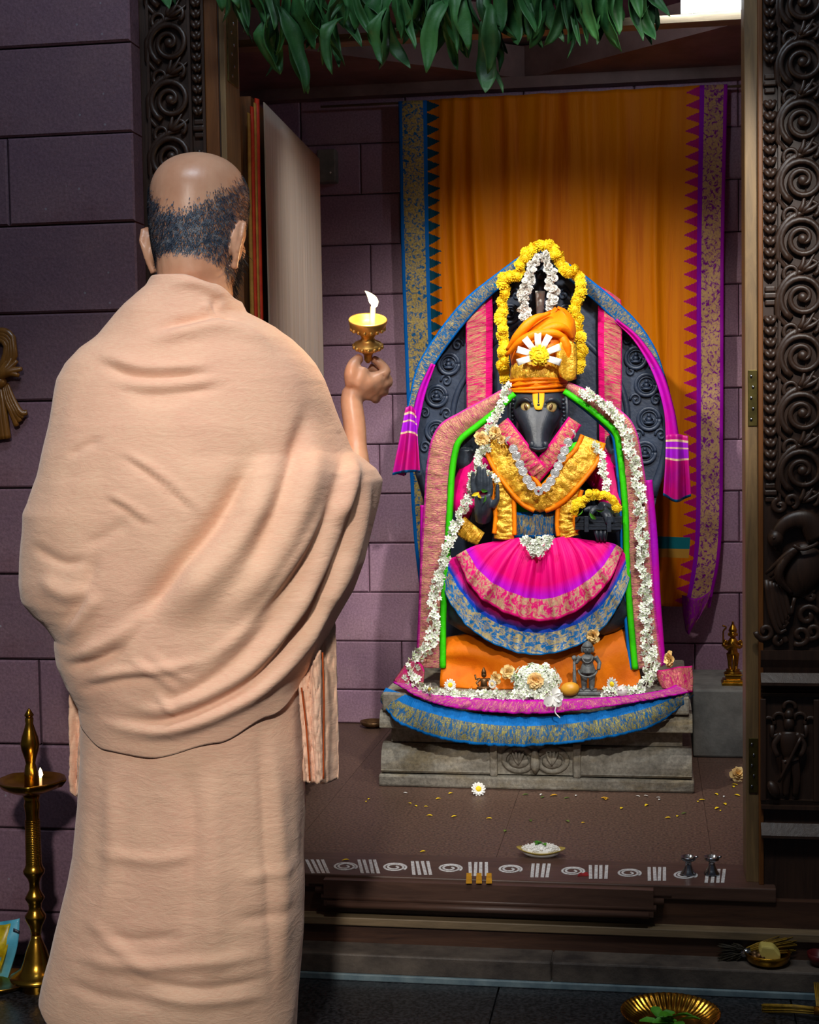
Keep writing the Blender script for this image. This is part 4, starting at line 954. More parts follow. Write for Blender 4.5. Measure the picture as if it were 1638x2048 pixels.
# seat cloth
def seatd(u, v):
    return .012*math.sin(v*9-u*7)*math.exp(-((u-.12)/.2)**2)+.006*math.sin(u*15+v*4)+.02*math.sin(math.pi*u)
sheet('seat_cloth', [[(892, 1275, 4.16), (980, 1262, 4.17), (1080, 1262, 4.18), (1180, 1262, 4.17), (1258, 1258, 4.16)], [(884, 1310, 4.12), (980, 1310, 4.12), (1080, 1310, 4.12), (1180, 1305, 4.12), (1272, 1300, 4.12)], [(880, 1374, 4.10), (980, 1378, 4.10), (1080, 1378, 4.10), (1190, 1378, 4.10), (1284, 1374, 4.10)]], MT['orange'], idol, 60, 26, seatd, .004)
a, c_ = ip(890, 1270, 4.2), ip(1262, 1262, 4.2)
MB().bx(a[0]+.02, c_[0]-.01, 4.2, 4.42, ZT, a[2]-.012).build('seat_block', MT['black'], idol, smooth=False, bevel=.01)
# long side shawls: rose-gold band with green lining
def shawl(line, s):
    o = ribbon('side_shawl', line, MT['b_shawl'], idol, 130, 10, lambda u, v: crk(u, v, 75, 2.2, .0045)+.009*math.sin(v*3.1), .004, 1.0)
    o['label'] = 'long rose and gold shawl with green lining'
    L = crs(line, 40); T = np.gradient(L[:, :2], axis=0); T /= np.linalg.norm(T, axis=1)[:, None]
    for off, wd, m_, dy in ((1.0, 6, 'greens', -.004), (1.35, 5, 'blue', .006)):
        if off > 1.2 and s < 0: continue
        ribbon('shawl_lining', [(L[i, 0]+T[i, 1]*s*(L[i, 3]*off+wd*.6)*-1, L[i, 1]-T[i, 0]*s*(L[i, 3]*off+wd*.6)*-1, L[i, 2]+dy, wd) for i in range(0, 40, 3)], MT[m_], o, 90, 5, lambda u, v: .006*math.sin(v*3.1), .003)
shawl([(1022, 778, 4.17, 8), (985, 806, 4.16, 14), (930, 842, 4.15, 20), (893, 872, 4.145, 24), (878, 930, 4.14, 24), (872, 1020, 4.13, 24), (866, 1120, 4.125, 24), (861, 1220, 4.12, 22), (858, 1335, 4.11, 24)], -1)
shawl([(1134, 772, 4.17, 8), (1170, 792, 4.16, 12), (1215, 822, 4.15, 16), (1252, 860, 4.145, 18), (1266, 930, 4.14, 20), (1276, 1020, 4.13, 22), (1280, 1120, 4.125, 23), (1288, 1230, 4.12, 24), (1300, 1335, 4.11, 26)], 1)
ribbon('shawl_outer_edge', [(1296, 960, 4.16, 8), (1306, 1080, 4.155, 9), (1312, 1200, 4.15, 9), (1322, 1330, 4.14, 9)], MT['purple'], idol, 60, 6, lambda u, v: .006*math.sin(v*3.1), .003)
ribbon('shawl_outer_edge', [(846, 1010, 4.15, 5), (846, 1150, 4.145, 6), (842, 1300, 4.14, 8)], MT['purple'], idol, 60, 6, lambda u, v: .006*math.sin(v*3.1), .003)
for ch in idol.children:
    for v_ in ch.data.vertices: v_.co.z = max(v_.co.z, ZT+.0008)
# bands of cloth round the top of the pedestal
pc = thing('pedestal_cloth', 'gathered magenta and blue gold-bordered cloth draped over the pedestal front', 'cloth', (pxc, 3.98, ZT))
ruf = lambda a, k: (lambda u, v: crk(u, v, k*.36, 1.1, a*1.7)*(.3+.7*v)+.005*math.sin(v*3.1))
sheet('upper_flounce', [[(822, 1368, 4.03), (860, 1388, 3.985), (960, 1397, 3.975), (1080, 1400, 3.972), (1230, 1394, 3.975), (1320, 1382, 3.985), (1352, 1370, 4.03)], [(786, 1364, 4.02), (850, 1400, 3.966), (940, 1420, 3.955), (1080, 1427, 3.952), (1230, 1411, 3.955), (1330, 1394, 3.966), (1386, 1384, 4.02)]], brocade('magenta_flounce', srgb(186, 8, 160), srgb(222, 130, 150), 42, 2.4, .14, srgb(190, 0, 165), .5), pc, 160, 10, ruf(.005, 190), .004)
sheet('lower_flounce', [[(772, 1376, 4.035), (850, 1402, 3.98), (960, 1428, 3.972), (1080, 1434, 3.97), (1210, 1420, 3.972), (1320, 1392, 3.98), (1378, 1376, 4.035)], [(764, 1390, 4.03), (830, 1434, 3.968), (950, 1458, 3.955), (1080, 1464, 3.952), (1210, 1450, 3.955), (1315, 1422, 3.965), (1384, 1380, 4.03)], [(762, 1402, 4.03), (800, 1448, 3.966), (900, 1482, 3.95), (1000, 1492, 3.945), (1080, 1491, 3.944), (1200, 1478, 3.946), (1310, 1450, 3.96), (1387, 1390, 4.03)]], brocade('blue_flounce', srgb(8, 92, 150), srgb(176, 166, 90), 46, 3.6, .1, srgb(0, 110, 190), .5, .3), pc, 180, 18, ruf(.006, 170), .004)
sheet('corner_flare', [[(1312, 1340, 4.06), (1350, 1336, 4.05), (1384, 1330, 4.04)], [(1318, 1362, 4.05), (1352, 1362, 4.035), (1386, 1356, 4.03)], [(1325, 1376, 4.04), (1352, 1380, 4.025), (1385, 1383, 4.02)]], brocade('flare_brocade', srgb(190, 10, 110), srgb(220, 130, 120), 3, 2, .06, None, .47), pc, 24, 14, lambda u, v: .012*math.sin(u*8), .004)
sheet('corner_flare', [[(820, 1318, 4.06), (838, 1326, 4.05), (850, 1340, 4.04)], [(800, 1345, 4.05), (826, 1352, 4.035), (848, 1362, 4.03)], [(788, 1362, 4.04), (812, 1376, 4.02), (840, 1385, 4.02)]], brocade('flare_brocade_b', srgb(190, 10, 110), srgb(200, 110, 110), 3, 2, .06, None, .5), pc, 24, 14, lambda u, v: .010*math.sin(u*8), .004)
# ------------------------------------------------------------ flowers
def rotm(a, b, c): return Matrix.Rotation(c, 4, 'Z') @ Matrix.Rotation(a, 4, 'X') @ Matrix.Rotation(b, 4, 'Y')
def petal(m, L, W_, ang, elev, cup=.3, r0=0.0, mi=0, z0=0.0, tip=.15):
    """one petal from the axis outwards; blossom axis is +Z"""
    ca, sa = math.cos(ang), math.sin(ang); v = []
    for t, w_ in ((0, .25), (.35, .9), (.7, 1.0), (1, tip)):
        r = r0+L*t*math.cos(elev); z = z0+L*t*math.sin(elev)-cup*L*t*t
        for s in (-1, 0, 1):
            zz_ = z+(abs(s)*W_*.25*w_)
            v.append((r*ca-s*W_*w_*.5*sa, r*sa+s*W_*w_*.5*ca, zz_))
    m.add(v, [(i*3+j, (i+1)*3+j, (i+1)*3+j+1, i*3+j+1) for i in range(3) for j in range(2)], mi)
def marigold(r=.022):
    m = MB(); k = 0
    m.ball((0, 0, 0), (r*.7, r*.7, r*.55), 10, 6)
    for lay, (n, el, L) in enumerate(((16, -.15, 1.0), (15, .2, .98), (13, .55, .92), (10, .9, .84), (6, 1.25, .78))):
        for i in range(n):
            petal(m, r*L*random.uniform(.9, 1.05), r*.34, 2*math.pi*(i+.5*lay)/n+random.uniform(-.1, .1), el+random.uniform(-.1, .1), .12, 0, 0, -.1*r, .7)
    return m
def jasmine(r=.010):
    m = MB()
    for i in range(6): petal(m, r*random.uniform(.85, 1.1), r*.52, 2*math.pi*i/6+random.uniform(-.2, .2), .35+random.uniform(-.15, .15), .25, 0, 0, 0)
    m.tube([(0, 0, -r*.8), (0, 0, 0), (0, 0, r*.25)], [r*.10, r*.16, r*.12], 5, None, 1)
    return m
def rose(r=.02):
    m = MB()
    for lay, (n, el, L) in enumerate(((6, .1, 1.0), (6, .5, .9), (5, .9, .75), (4, 1.2, .6))):
        for i in range(n): petal(m, r*L*random.uniform(.85, 1.1), r*.95, 2*math.pi*(i+.5*lay)/n+random.uniform(-.2, .2), el, .1, 0, 0, 0, .75)
    return m
def daisy(r=.02):
    m = MB()
    for lay in range(2):
        for i in range(13): petal(m, r*(1-.12*lay), r*.34, 2*math.pi*(i+.5*lay)/13+random.uniform(-.08, .08), .08+.25*lay, .1, 0, 0, 0, .5)
    m.ball((0, 0, .002), (r*.42, r*.42, r*.22), 10, 6, None, 1)
    return m
MARI = [data('marigold_blossom', marigold(.021), MT['marigold']) for _ in range(3)]
JAS = [data('jasmine_blossom', jasmine(.0115), [MT['jasmine'], MT['jasbud']]) for _ in range(4)]
TUB = [data('white_blossom', rose(.013), MT['white']) for _ in range(3)]
DAI = data('daisy', daisy(.018), [MT['white'], MT['marigold']]); DAI2 = data('daisy', daisy(.015), [MT['white'], MT['cream']])
CRM = [data('cream_rose', rose(.019), MT['cream']), data('cream_rose', rose(.019), MT['peach'])]
MT['string'] = rnd_mat('thread', srgb(200, 196, 180), srgb(224, 220, 204), 40, .8)
def face_cam(spread=.5): return rotm(math.radians(90)+random.gauss(0, spread), random.gauss(0, spread), random.gauss(0, .25)) @ Matrix.Rotation(random.uniform(0, 6.3), 4, 'Z')
def garland(name, label, cat, line, pool, step, wid, sc=(.9, 1.1), part='blossom', spread=.5, ydep=.008, cap=298, group=None):
    L = crs(line, 200); ln = np.concatenate([[0], np.cumsum(np.linalg.norm(np.diff(L[:, :2], axis=0), axis=1))])
    p0_ = PY(*L[100][:3]); t = thing(name, label, cat, p0_, group)
    MB().tube([PY(*q[:3]) for q in L[::6]], .0014, 5).build('string', MT['string'], t)
    n = int(ln[-1]/step); T = np.gradient(L[:, :2], axis=0); T /= np.linalg.norm(T, axis=1)[:, None]+1e-9; k = 0
    for i in range(n):
        s = ln[-1]*(i+.5)/n; x, y, Y = [np.interp(s, ln, L[:, c]) for c in range(3)]; tx, ty = [np.interp(s, ln, T[:, c]) for c in range(2)]
        w_ = wid if not hasattr(wid, '__len__') else np.interp(s/ln[-1], np.linspace(0, 1, len(wid)), wid)
        offs = [0] if w_ == 0 else [random.uniform(-1, 1)*w_]
        for of in offs:
            p = PY(x-ty*of+random.uniform(-1.5, 1.5), y+tx*of+random.uniform(-1.5, 1.5), Y-random.uniform(0, ydep))
            if k >= cap: break
            inst(random.choice(pool), part, t, Matrix.Translation(p) @ face_cam(spread) @ Matrix.Scale(random.uniform(*sc), 4)); k += 1
    return t
g = 'flower garlands on the idol'
garland('marigold_garland', 'yellow marigold garland arched over the top of the backplate', 'garland',
        [(1012, 760, 4.33, 0), (1003, 738, 4.33, 0), (1008, 690, 4.33, 0), (1005, 640, 4.33, 0), (1008, 590, 4.33, 0), (1012, 556, 4.33, 0), (1036, 548, 4.33, 0), (1048, 520, 4.33, 0), (1062, 497, 4.33, 0), (1080, 488, 4.33, 0), (1100, 492, 4.33, 0), (1115, 512, 4.33, 0), (1130, 545, 4.33, 0), (1154, 545, 4.33, 0), (1160, 575, 4.33, 0), (1153, 615, 4.33, 0), (1156, 660, 4.33, 0), (1160, 700, 4.33, 0), (1158, 742, 4.33, 0)], MARI, 9.0, 4, (.78, 1.0), 'blossom', .45, .02)
garland('tuberose_garland', 'white blossom garland hanging in front of the arch top', 'garland',
        [(1056, 640, 4.318, 0), (1046, 622, 4.318, 0), (1048, 590, 4.318, 0), (1058, 560, 4.318, 0), (1068, 530, 4.318, 0), (1086, 510, 4.318, 0), (1100, 535, 4.318, 0), (1103, 570, 4.318, 0), (1106, 600, 4.318, 0), (1100, 628, 4.318, 0)], TUB, 3.2, 8, (.75, 1.0), 'blossom', .5, .012)
jl = [(1012, 768, 4.13, 0), (1002, 805, 4.115, 0), (985, 850, 4.105, 0), (968, 900, 4.10, 0), (948, 955, 4.09, 0), (928, 1015, 4.085, 0), (902, 1075, 4.08, 0), (884, 1130, 4.08, 0), (870, 1200, 4.08, 0), (866, 1250, 4.075, 0), (858, 1290, 4.07, 0), (832, 1325, 4.05, 0), (822, 1355, 4.03, 0), (838, 1380, 4.00, 0)]
garland('jasmine_garland', 'white jasmine garland falling from the turban past the raised hand to the pedestal', 'garland', jl, JAS, 2.6, [7, 8, 9, 9, 8, 9, 11, 13, 13], (.8, 1.1))
jr = [(1162, 780, 4.13, 0), (1205, 806, 4.12, 0), (1243, 850, 4.11, 0), (1266, 920, 4.105, 0), (1279, 1000, 4.10, 0), (1284, 1090, 4.095, 0), (1290, 1180, 4.09, 0), (1294, 1270, 4.085, 0), (1302, 1330, 4.06, 0), (1290, 1376, 4.02, 0)]
garland('jasmine_garland', 'white jasmine garland falling from the turban over the manuscript side to the pedestal', 'garland', jr, JAS, 2.5, [7, 8, 9, 10, 11, 11, 11, 12, 12], (.8, 1.1))
garland('jasmine_row', 'row of white jasmine laid along the front edge of the pedestal', 'garland', [(845, 1382, 3.99, 0), (900, 1388, 3.985, 0), (980, 1391, 3.98, 0), (1060, 1391, 3.98, 0), (1120, 1390, 3.98, 0)], JAS, 1.9, 8, (.85, 1.15))
garland('jasmine_row', 'short row of jasmine beside the grey standing figurine', 'garland', [(1206, 1386, 3.985, 0), (1250, 1383, 3.985, 0), (1288, 1376, 4.0, 0)], JAS, 2.2, 8, (.85, 1.15))
garland('jasmine_string', 'short jasmine string hanging over the pink sleeve', 'garland', [(1190, 885, 4.1, 0), (1203, 915, 4.095, 0), (1208, 950, 4.09, 0), (1216, 982, 4.085, 0)], JAS, 2.6, 6, (.7, .95))
garland('jasmine_string', 'short jasmine string over the left gold stole by the cream roses', 'garland', [(970, 890, 4.085, 0), (960, 925, 4.08, 0), (975, 945, 4.07, 0), (1000, 960, 4.06, 0)], JAS, 2.8, 7, (.7, .95))
garland('marigold_string', 'small marigold garland looped round the hand over the manuscript', 'garland', [(1152, 1025, 4.05, 0), (1158, 1005, 4.045, 0), (1178, 990, 4.04, 0), (1205, 990, 4.045, 0), (1226, 1002, 4.055, 0), (1232, 1018, 4.06, 0)], MARI, 6.0, 5, (.5, .72), 'blossom', .5, .02)
# necklace of silver discs
nk = thing('disc_necklace', 'necklace of round silver discs on the idol', 'necklace', PY(1080, 980, 4.05))
dm = MB().lathe([(.0005, -.001), (.0122, -.001), (.0126, .0004), (.0112, .0018), (.0096, .0006), (.0076, .0022), (.0056, .0006), (.0042, .0032), (.0003, .0036)], n=24, lobes=8, amp=.05)
DISC = data('disc', dm, MT['silver'], False); JEW = data('jewel', MB().ball((0, 0, .004), (.0035, .0035, .002), 8, 5), MT['kumkum'])
NL = crs([(1013, 868, 4.105), (1030, 905, 4.055), (1045, 940, 4.04), (1060, 968, 4.038), (1079, 982, 4.036), (1098, 968, 4.038), (1113, 940, 4.04), (1128, 905, 4.055), (1143, 868, 4.105)], 90)
MB().tube([PY(*q) for q in NL], .0016, 5).build('cord', MT['silver'], nk)
for i in range(17):
    q = NL[int(i*89/16)]; M_ = Matrix.Translation(PY(*q)-np.array([0, .004, 0])) @ rotm(math.radians(90)+random.uniform(-.15, .15), random.uniform(-.15, .15), 0)
    inst(DISC, 'disc', nk, M_)
    if i == 8: inst(JEW, 'jewel', nk, M_)
# waist bunch, turban ornament
wb = thing('jasmine_bunch', 'triangular bunch of white jasmine at the idol waist', 'flowers', PY(1075, 1090, 4.02))
for i in range(90):
    a, b_ = random.random(), random.random()
    y = 1074+36*a; hw = 36*(1-a*.75); x = 1075+(2*b_-1)*hw
    inst(random.choice(JAS), 'blossom', wb, Matrix.Translation(PY(x, y, 4.022-.016*(1-abs(2*b_-1)))) @ face_cam(.5) @ Matrix.Scale(random.uniform(.75, 1), 4))
to = thing('turban_flower', 'yellow marigold with white ribbon petals on the orange turban', 'flower', PY(1078, 711, 4.10))
inst(data('marigold_centre', marigold(.03), MT['marigold']), 'marigold_centre', to, Matrix.Translation(PY(1078, 711, 4.112)) @ Matrix.Rotation(math.radians(90), 4, 'X'))
c = PY(1078, 712, 4.125)
for k, a in enumerate((22, 62, 92, 128, 162, 196, 342)):
    a = math.radians(a); m = MB(); d = np.array([math.cos(a), 0, math.sin(a)]); s = np.array([-math.sin(a), 0, math.cos(a)]); V = []
    for i in range(9):
        t = i/8; r = .018+.042*math.sin(t*math.pi*.5) if t < 1 else .06; yy = -.012*math.sin(t*math.pi)
        for w_ in (-1, 0, 1): V.append(c+d*(.018+.044*t)+s*w_*.0075*(1+.25*t)+np.array([0, yy-.004*abs(w_), 0]))
    mk('ribbon_petal', V, grid_faces(3, 9), MT['white'], to, solid=.002)
# cream roses and bits on the idol
def place(name, me, px, py, Y, sc, label, cat, grp=None, spread=.3, up=False):
    o = bpy.data.objects.new(name, me); COL.objects.link(o)
    p = Vector(PY(px, py, Y)); R_ = face_cam(spread) if not up else rotm(math.radians(random.uniform(20, 50)), 0, 0)
    o.matrix_world = Matrix.Translation(p) @ R_ @ Matrix.Scale(sc, 4); tag(o, label, cat, grp); return o
place('cream_rose', CRM[0], 962, 878, 4.085, 1.1, 'withered cream rose on the idol shoulder above the jasmine string', 'flower')
place('cream_rose', CRM[0], 992, 866, 4.08, 1.0, 'withered cream rose beside the pink collar of the idol', 'flower')
place('cream_rose', CRM[0], 1003, 880, 4.08, .7, 'small cream rose bud at the top of the disc necklace', 'flower')
for i, (x, y) in enumerate(((958, 985), (970, 990), (963, 996), (975, 982))):
    m = MB(); petal(m, .022, .010, 0, .2); o = place('tulsi_leaf', data('tulsi_leaf', m, MT['green'] if i % 2 else MT['marigold']), x, y, 4.036, 1, 'green leaf held in the raised stone palm' if i % 2 else 'yellow petal held in the raised stone palm', 'leaf' if i % 2 else 'petal', 'leaves in the raised palm' if i % 2 else 'petals in the raised palm', .6)
for i, (x, y) in enumerate(((1165, 1020), (1180, 1026), (1192, 1019))):
    m = MB(); petal(m, .024, .012, 0, .2); place('tulsi_leaf', data('tulsi_leaf', m, MT['green']), x, y, 4.035, 1, 'green leaf on the marigold loop at the manuscript', 'leaf', 'leaves at the manuscript', .6)
# jasmine mound with a peach rose, and things on the pedestal
md = thing('jasmine_mound', 'dome of jasmine flowers with a peach rose in front of the seat cloth', 'flowers', PY(1072, 1385, 4.02))
mc = PY(1072, 1362, 4.035)
co_ = MB().ball(mc, (.06, .035, .046), 14, 8).build('flower_core', MT['jasbud'], md)
for v_ in co_.data.vertices: v_.co.z = max(v_.co.z, ZT+.001)
for i in range(190):
    a = random.uniform(-.15, math.pi+.15); e = random.uniform(-1.2, .9); r = 1
    d = Vector((math.cos(a)*math.cos(e*.9), -abs(math.cos(e))*abs(math.sin(a))**.2*.9 if e < 0 else -math.cos(e), math.sin(a)))
    dx = random.uniform(-1, 1); dz = random.uniform(-.6, 1); q = dx*dx+dz*dz
    if q > 1: continue
    dy = -math.sqrt(max(0, 1-q)); p = mc+np.array([dx*.066, dy*.04, dz*.05])
    nrm = Vector((dx, dy, dz)); M_ = Matrix.Translation(p) @ nrm.to_track_quat('Z', 'Y').to_matrix().to_4x4() @ rotm(random.gauss(0, .3), random.gauss(0, .3), random.uniform(0, 6))
    inst(random.choice(JAS), 'blossom', md, M_)
inst(CRM[1], 'peach_rose', md, Matrix.Translation(PY(1071, 1361, 3.992)) @ rotm(math.radians(88), 0, 0) @ Matrix.Scale(1.25, 4))
place('cream_rose', CRM[0], 1015, 1344, 4.03, 1.0, 'withered cream rose leaning on the jasmine mound', 'flower')
place('cream_rose', CRM[0], 993, 1356, 4.02, .9, 'withered cream rose beside the small bronze figurine', 'flower')
place('cream_rose', CRM[0], 1187, 1271, 4.045, 1.05, 'withered yellow rose above the grey standing figurine', 'flower')
place('cream_rose', CRM[0], 1341, 1319, 4.06, 1.15, 'dried cream rose on the corner of the magenta cloth', 'flower')
place('daisy', DAI, 861, 1379, 3.975, 1.0, 'white daisy with yellow centre at the left end of the jasmine row', 'flower')
place('daisy', DAI, 900, 1370, 3.985, .95, 'white daisy lying on the jasmine row nearest the bronze figurine', 'flower')
place('daisy', DAI, 1225, 1368, 3.985, 1.05, 'white daisy with yellow centre beside the pale bulb', 'flower')
place('daisy', DAI2, 985, 1368, 3.985, .9, 'small pale daisy between the bronze figurine and the jasmine mound', 'flower')
# mango fruit, pale bulb, drooping white flower
fr_ = MB(); p = PY(1140, 1378, 4.0); fr_.ball((p[0], 4.0, ZT+.018), (.026, .018, .019), 18, 12, Matrix.Rotation(math.radians(-8), 3, 'Y'))
MT['mango'] = rnd_mat('ripe_mango', srgb(196, 130, 24), srgb(222, 164, 50), 18, .4)
tag(fr_.build('mango', MT['mango']), 'small ripe mango on the pedestal beside the grey figurine', 'fruit')
gb = MB(); p = PY(1243, 1380, 3.985); gb.lathe([(.0005, -.016), (.012, -.014), (.017, -.004), (.016, .006), (.009, .014), (.004, .022), (.0025, .032), (.0005, .034)], (p[0], 3.985, ZT+.016), 16, Matrix.Rotation(math.radians(-70), 3, 'Y'))
MT['bulb'] = rnd_mat('pale_bulb', srgb(206, 196, 196), srgb(232, 226, 222), 20, .5)
tag(gb.build('flower_bulb', MT['bulb']), 'pale round bulb lying on the pedestal by the daisy', 'bulb')
wf = thing('white_flower', 'drooping white flower with a long stem over the magenta flounce', 'flower', PY(1107, 1385, 3.95))
for k, (a, L_) in enumerate(((-.9, .034), (-.3, .03), (.4, .032), (1.2, .026), (2.4, .024))):
    m = MB(); petal(m, L_, .026, 0, .1, .2, 0, 0, 0, .4); o = m.build('petal', MT['white'], wf); o.matrix_basis = Matrix.Translation(PY(1107, 1392, 3.935)) @ Matrix.Rotation(math.radians(90), 4, 'X') @ Matrix.Rotation(a-1.4, 4, 'Z')
m = MB(); m.tube(crs([tuple(PY(1110, 1398, 3.935)), tuple(PY(1112, 1412, 3.93)), tuple(PY(1110, 1424, 3.93)), tuple(PY(1120, 1436, 3.932))], 12), .0016, 6); m.build('stem', MT['white'], wf)
# little figurines
def figurine(name, label, cat, px, y_top, y_bot, Y, mat, z0, pose='stand'):
    c = PY(px, y_bot, Y); top = PY(px, y_top, Y); H = top[2]-z0; x0 = c[0]
    t = thing(name, label, cat, (x0, Y, z0)); q = lambda x, y, z: (x0+x*H, Y+y*H, z0+z*H)
    return t, q, H
t, q, H = figurine('stone_figurine', 'grey stone standing figurine holding a tall club on the pedestal', 'figurine', 1176, 1283, 1389, 4.02, MT['idolgrey'], ZT)
G = MT['idolgrey']
MB().box(q(.02, 0, .035), (.44*H, .26*H, .07*H)).build('base', G, t, smooth=False, bevel=.003)
MB().box(q(.0, 0, .085), (.34*H, .22*H, .05*H)).build('base', G, t, smooth=False, bevel=.003)
b = MB()
for s in (-1, 1): b.tube([q(s*.07, 0, .10), q(s*.075, -.01, .28), q(s*.08, 0, .47)], [.05*H, .06*H, .08*H], 10); b.ball(q(s*.075, -.05, .12), (.045*H, .09*H, .03*H), 10, 6)
b.tube([q(0, 0, .42), q(0, 0, .52), q(0, 0, .60), q(0, 0, .70), q(0, 0, .76)], [.15*H, .13*H, .10*H, .145*H, .07*H], 14)
for s in (-1, 1): b.tube([q(s*.14, 0, .72), q(s*.22, -.02, .60), q(s*.2, -.08, .48) if s > 0 else q(s*.23, -.08, .62)], [.05*H, .042*H, .035*H], 9)
b.tube([q(0, 0, .74), q(0, 0, .80)], [.05*H, .045*H], 9)
o = b.build('body', G, t); r = o.modifiers.new('r', 'REMESH'); r.mode = 'VOXEL'; r.voxel_size = .0022; r.use_smooth_shade = True
hd = MB(); hd.ball(q(0, -.01, .865), (.095*H, .09*H, .11*H), 14, 10); ho = hd.build('head', G, t)
MB().lathe([(.10*H, 0), (.105*H, .02*H), (.07*H, .07*H), (.03*H, .10*H), (.001, .115*H)], q(0, 0, .90), 14).build('crown', G, ho)
for s in (-1, 1):
    MB().ball(q(s*.035, -.095, .875), .011*H, 6, 5).build('eye', G, ho); MB().ball(q(s*.10, 0, .85), (.025*H, .02*H, .06*H), 8, 6).build('earring', G, ho)
MB().ball(q(0, -.1, .845), (.014*H, .016*H, .03*H), 6, 5).build('nose', G, ho)
m = MB(); m.tube([q(-.24, -.08, .12), q(-.245, -.08, .3), q(-.245, -.08, .66)], [.05*H, .035*H, .025*H], 10); m.ball(q(-.245, -.08, .70), .05*H, 10, 6); m.build('club', G, t)
m = MB(); m.tube([q(.17*math.cos(a), -.16*abs(math.sin(a))-.01, .46-.10*abs(math.sin(a))) for a in np.linspace(math.pi, 2*math.pi, 14)], .018*H, 7); m.build('waist_sash', G, t)
m = MB(); m.tube([q(.10*math.cos(a), -.09-.05*abs(math.sin(a)), .74-.12*abs(math.sin(a))) for a in np.linspace(math.pi, 2*math.pi, 14)], .012*H, 6); m.build('necklace', G, t)
t, q, H = figurine('bronze_figurine', 'small old bronze seated figurine on the pedestal beside cream roses', 'figurine', 968, 1326, 1372, 4.03, MT['bronze'], ZT+.004)
G = MT['bronze']; H = .066
q = lambda x, y, z: (t.location.x+x*H, 4.03+y*H, ZT+z*H)
MB().box(q(0, 0, .06), (.6*H, .4*H, .12*H)).build('base', G, t, smooth=False, bevel=.002)
b = MB(); b.ball(q(0, -.05, .2), (.32*H, .2*H, .1*H), 12, 7); b.tube([q(0, 0, .2), q(0, 0, .4), q(0, 0, .58)], [.16*H, .14*H, .17*H], 10); b.ball(q(0, 0, .74), (.11*H, .11*H, .13*H), 10, 7)
for s in (-1, 1): b.tube([q(s*.16, 0, .56), q(s*.3, -.04, .4), q(s*.22, -.14, .32)], [.06*H, .05*H, .04*H], 7); b.tube([q(s*.16, .02, .56), q(s*.34, .02, .56), q(s*.36, 0, .74)], [.055*H, .045*H, .04*H], 7)
b.build('body', G, t); MB().lathe([(.11*H, 0), (.09*H, .1*H), (.03*H, .22*H), (.001, .26*H)], q(0, 0, .80), 10).build('crown', G, t)
# stone block with brass figurine
xa, xb = PY(1386, 1380, 4.42)[0], PY(1560, 1380, 4.42)[0]; zt2 = PY(1440, 1380, 4.42)[2]
sb = MB().bx(xa, xb, 4.42, 4.78, ZS+.001, zt2).build('stone_block_table', MT['greystone'], smooth=False, bevel=.006); tag(sb, 'pale grey stone block beside the pedestal with a brass figurine on it', 'block')
t, q, H = figurine('brass_figurine', 'brass standing figurine with folded hands on the grey stone block', 'figurine', 1466, 1243, 1366, 4.52, MT['oldbrass'], zt2+.001)
G = MT['oldbrass']; x0 = t.location.x
H = PY(1466, 1243, 4.52)[2]-zt2; q = lambda x, y, z: (x0+x*H, 4.52+y*H, zt2+z*H)
for w_, z0_, z1_ in ((.36, 0, .05), (.32, .05, .085), (.24, .085, .15), (.28, .15, .175)): MB().box(q(0, 0, (z0_+z1_)/2), (w_*H, w_*.9*H, (z1_-z0_)*H)).build('base_step', G, t, smooth=False, bevel=.002)
MB().lathe([(.13*H, 0), (.135*H, .02*H), (.10*H, .04*H), (.115*H, .06*H), (.09*H, .075*H)], q(0, 0, .175), 16).build('lotus_base', G, t)
b = MB()
for s in (-1, 1): b.tube([q(s*.045, 0, .25), q(s*.05, -.01, .36), q(s*.055, 0, .5)], [.032*H, .036*H, .05*H], 9); b.ball(q(s*.045, -.03, .26), (.03*H, .05*H, .02*H), 8, 5)
b.tube([q(0, 0, .48), q(0, 0, .56), q(0, 0, .66), q(0, 0, .74)], [.085*H, .07*H, .095*H, .05*H], 12)
for s in (-1, 1): b.tube([q(s*.1, 0, .70), q(s*.145, -.02, .62), q(s*.10, -.09, .60), q(s*.01, -.13, .65)], [.04*H, .035*H, .03*H, .022*H], 8)
b.ball(q(0, -.13, .665), (.02*H, .02*H, .05*H), 8, 6)
o = b.build('body', G, t); r = o.modifiers.new('r', 'REMESH'); r.mode = 'VOXEL'; r.voxel_size = .002; r.use_smooth_shade = True
ho = MB().ball(q(0, -.01, .80), (.06*H, .06*H, .07*H), 12, 8).build('head', G, t)
MB().ball(q(0, -.06, .785), (.03*H, .03*H, .028*H), 8, 6).build('muzzle', G, ho)
MB().lathe([(.06*H, 0), (.07*H, .02*H), (.06*H, .05*H), (.035*H, .10*H), (.015*H, .14*H), (.02*H, .15*H), (.001, .17*H)], q(0, 0, .835), 12).build('crown', G, t)
for s in (-1, 1): MB().ball(q(s*.065, 0, .795), (.015*H, .015*H, .03*H), 7, 5).build('ear', G, ho)
m = MB(); m.tube(crs([q(0, .05, .5), q(-.14, .06, .6), q(-.15, .05, .82), q(-.10, .04, .9), q(-.16, .03, .93)], 16), [.014*H]*16, 7); m.build('tail', G, t)
MB().tube([q(.0, -.12, .25), q(0, -.12, .48)], [.02*H, .015*H], 8).build('mace', G, t)
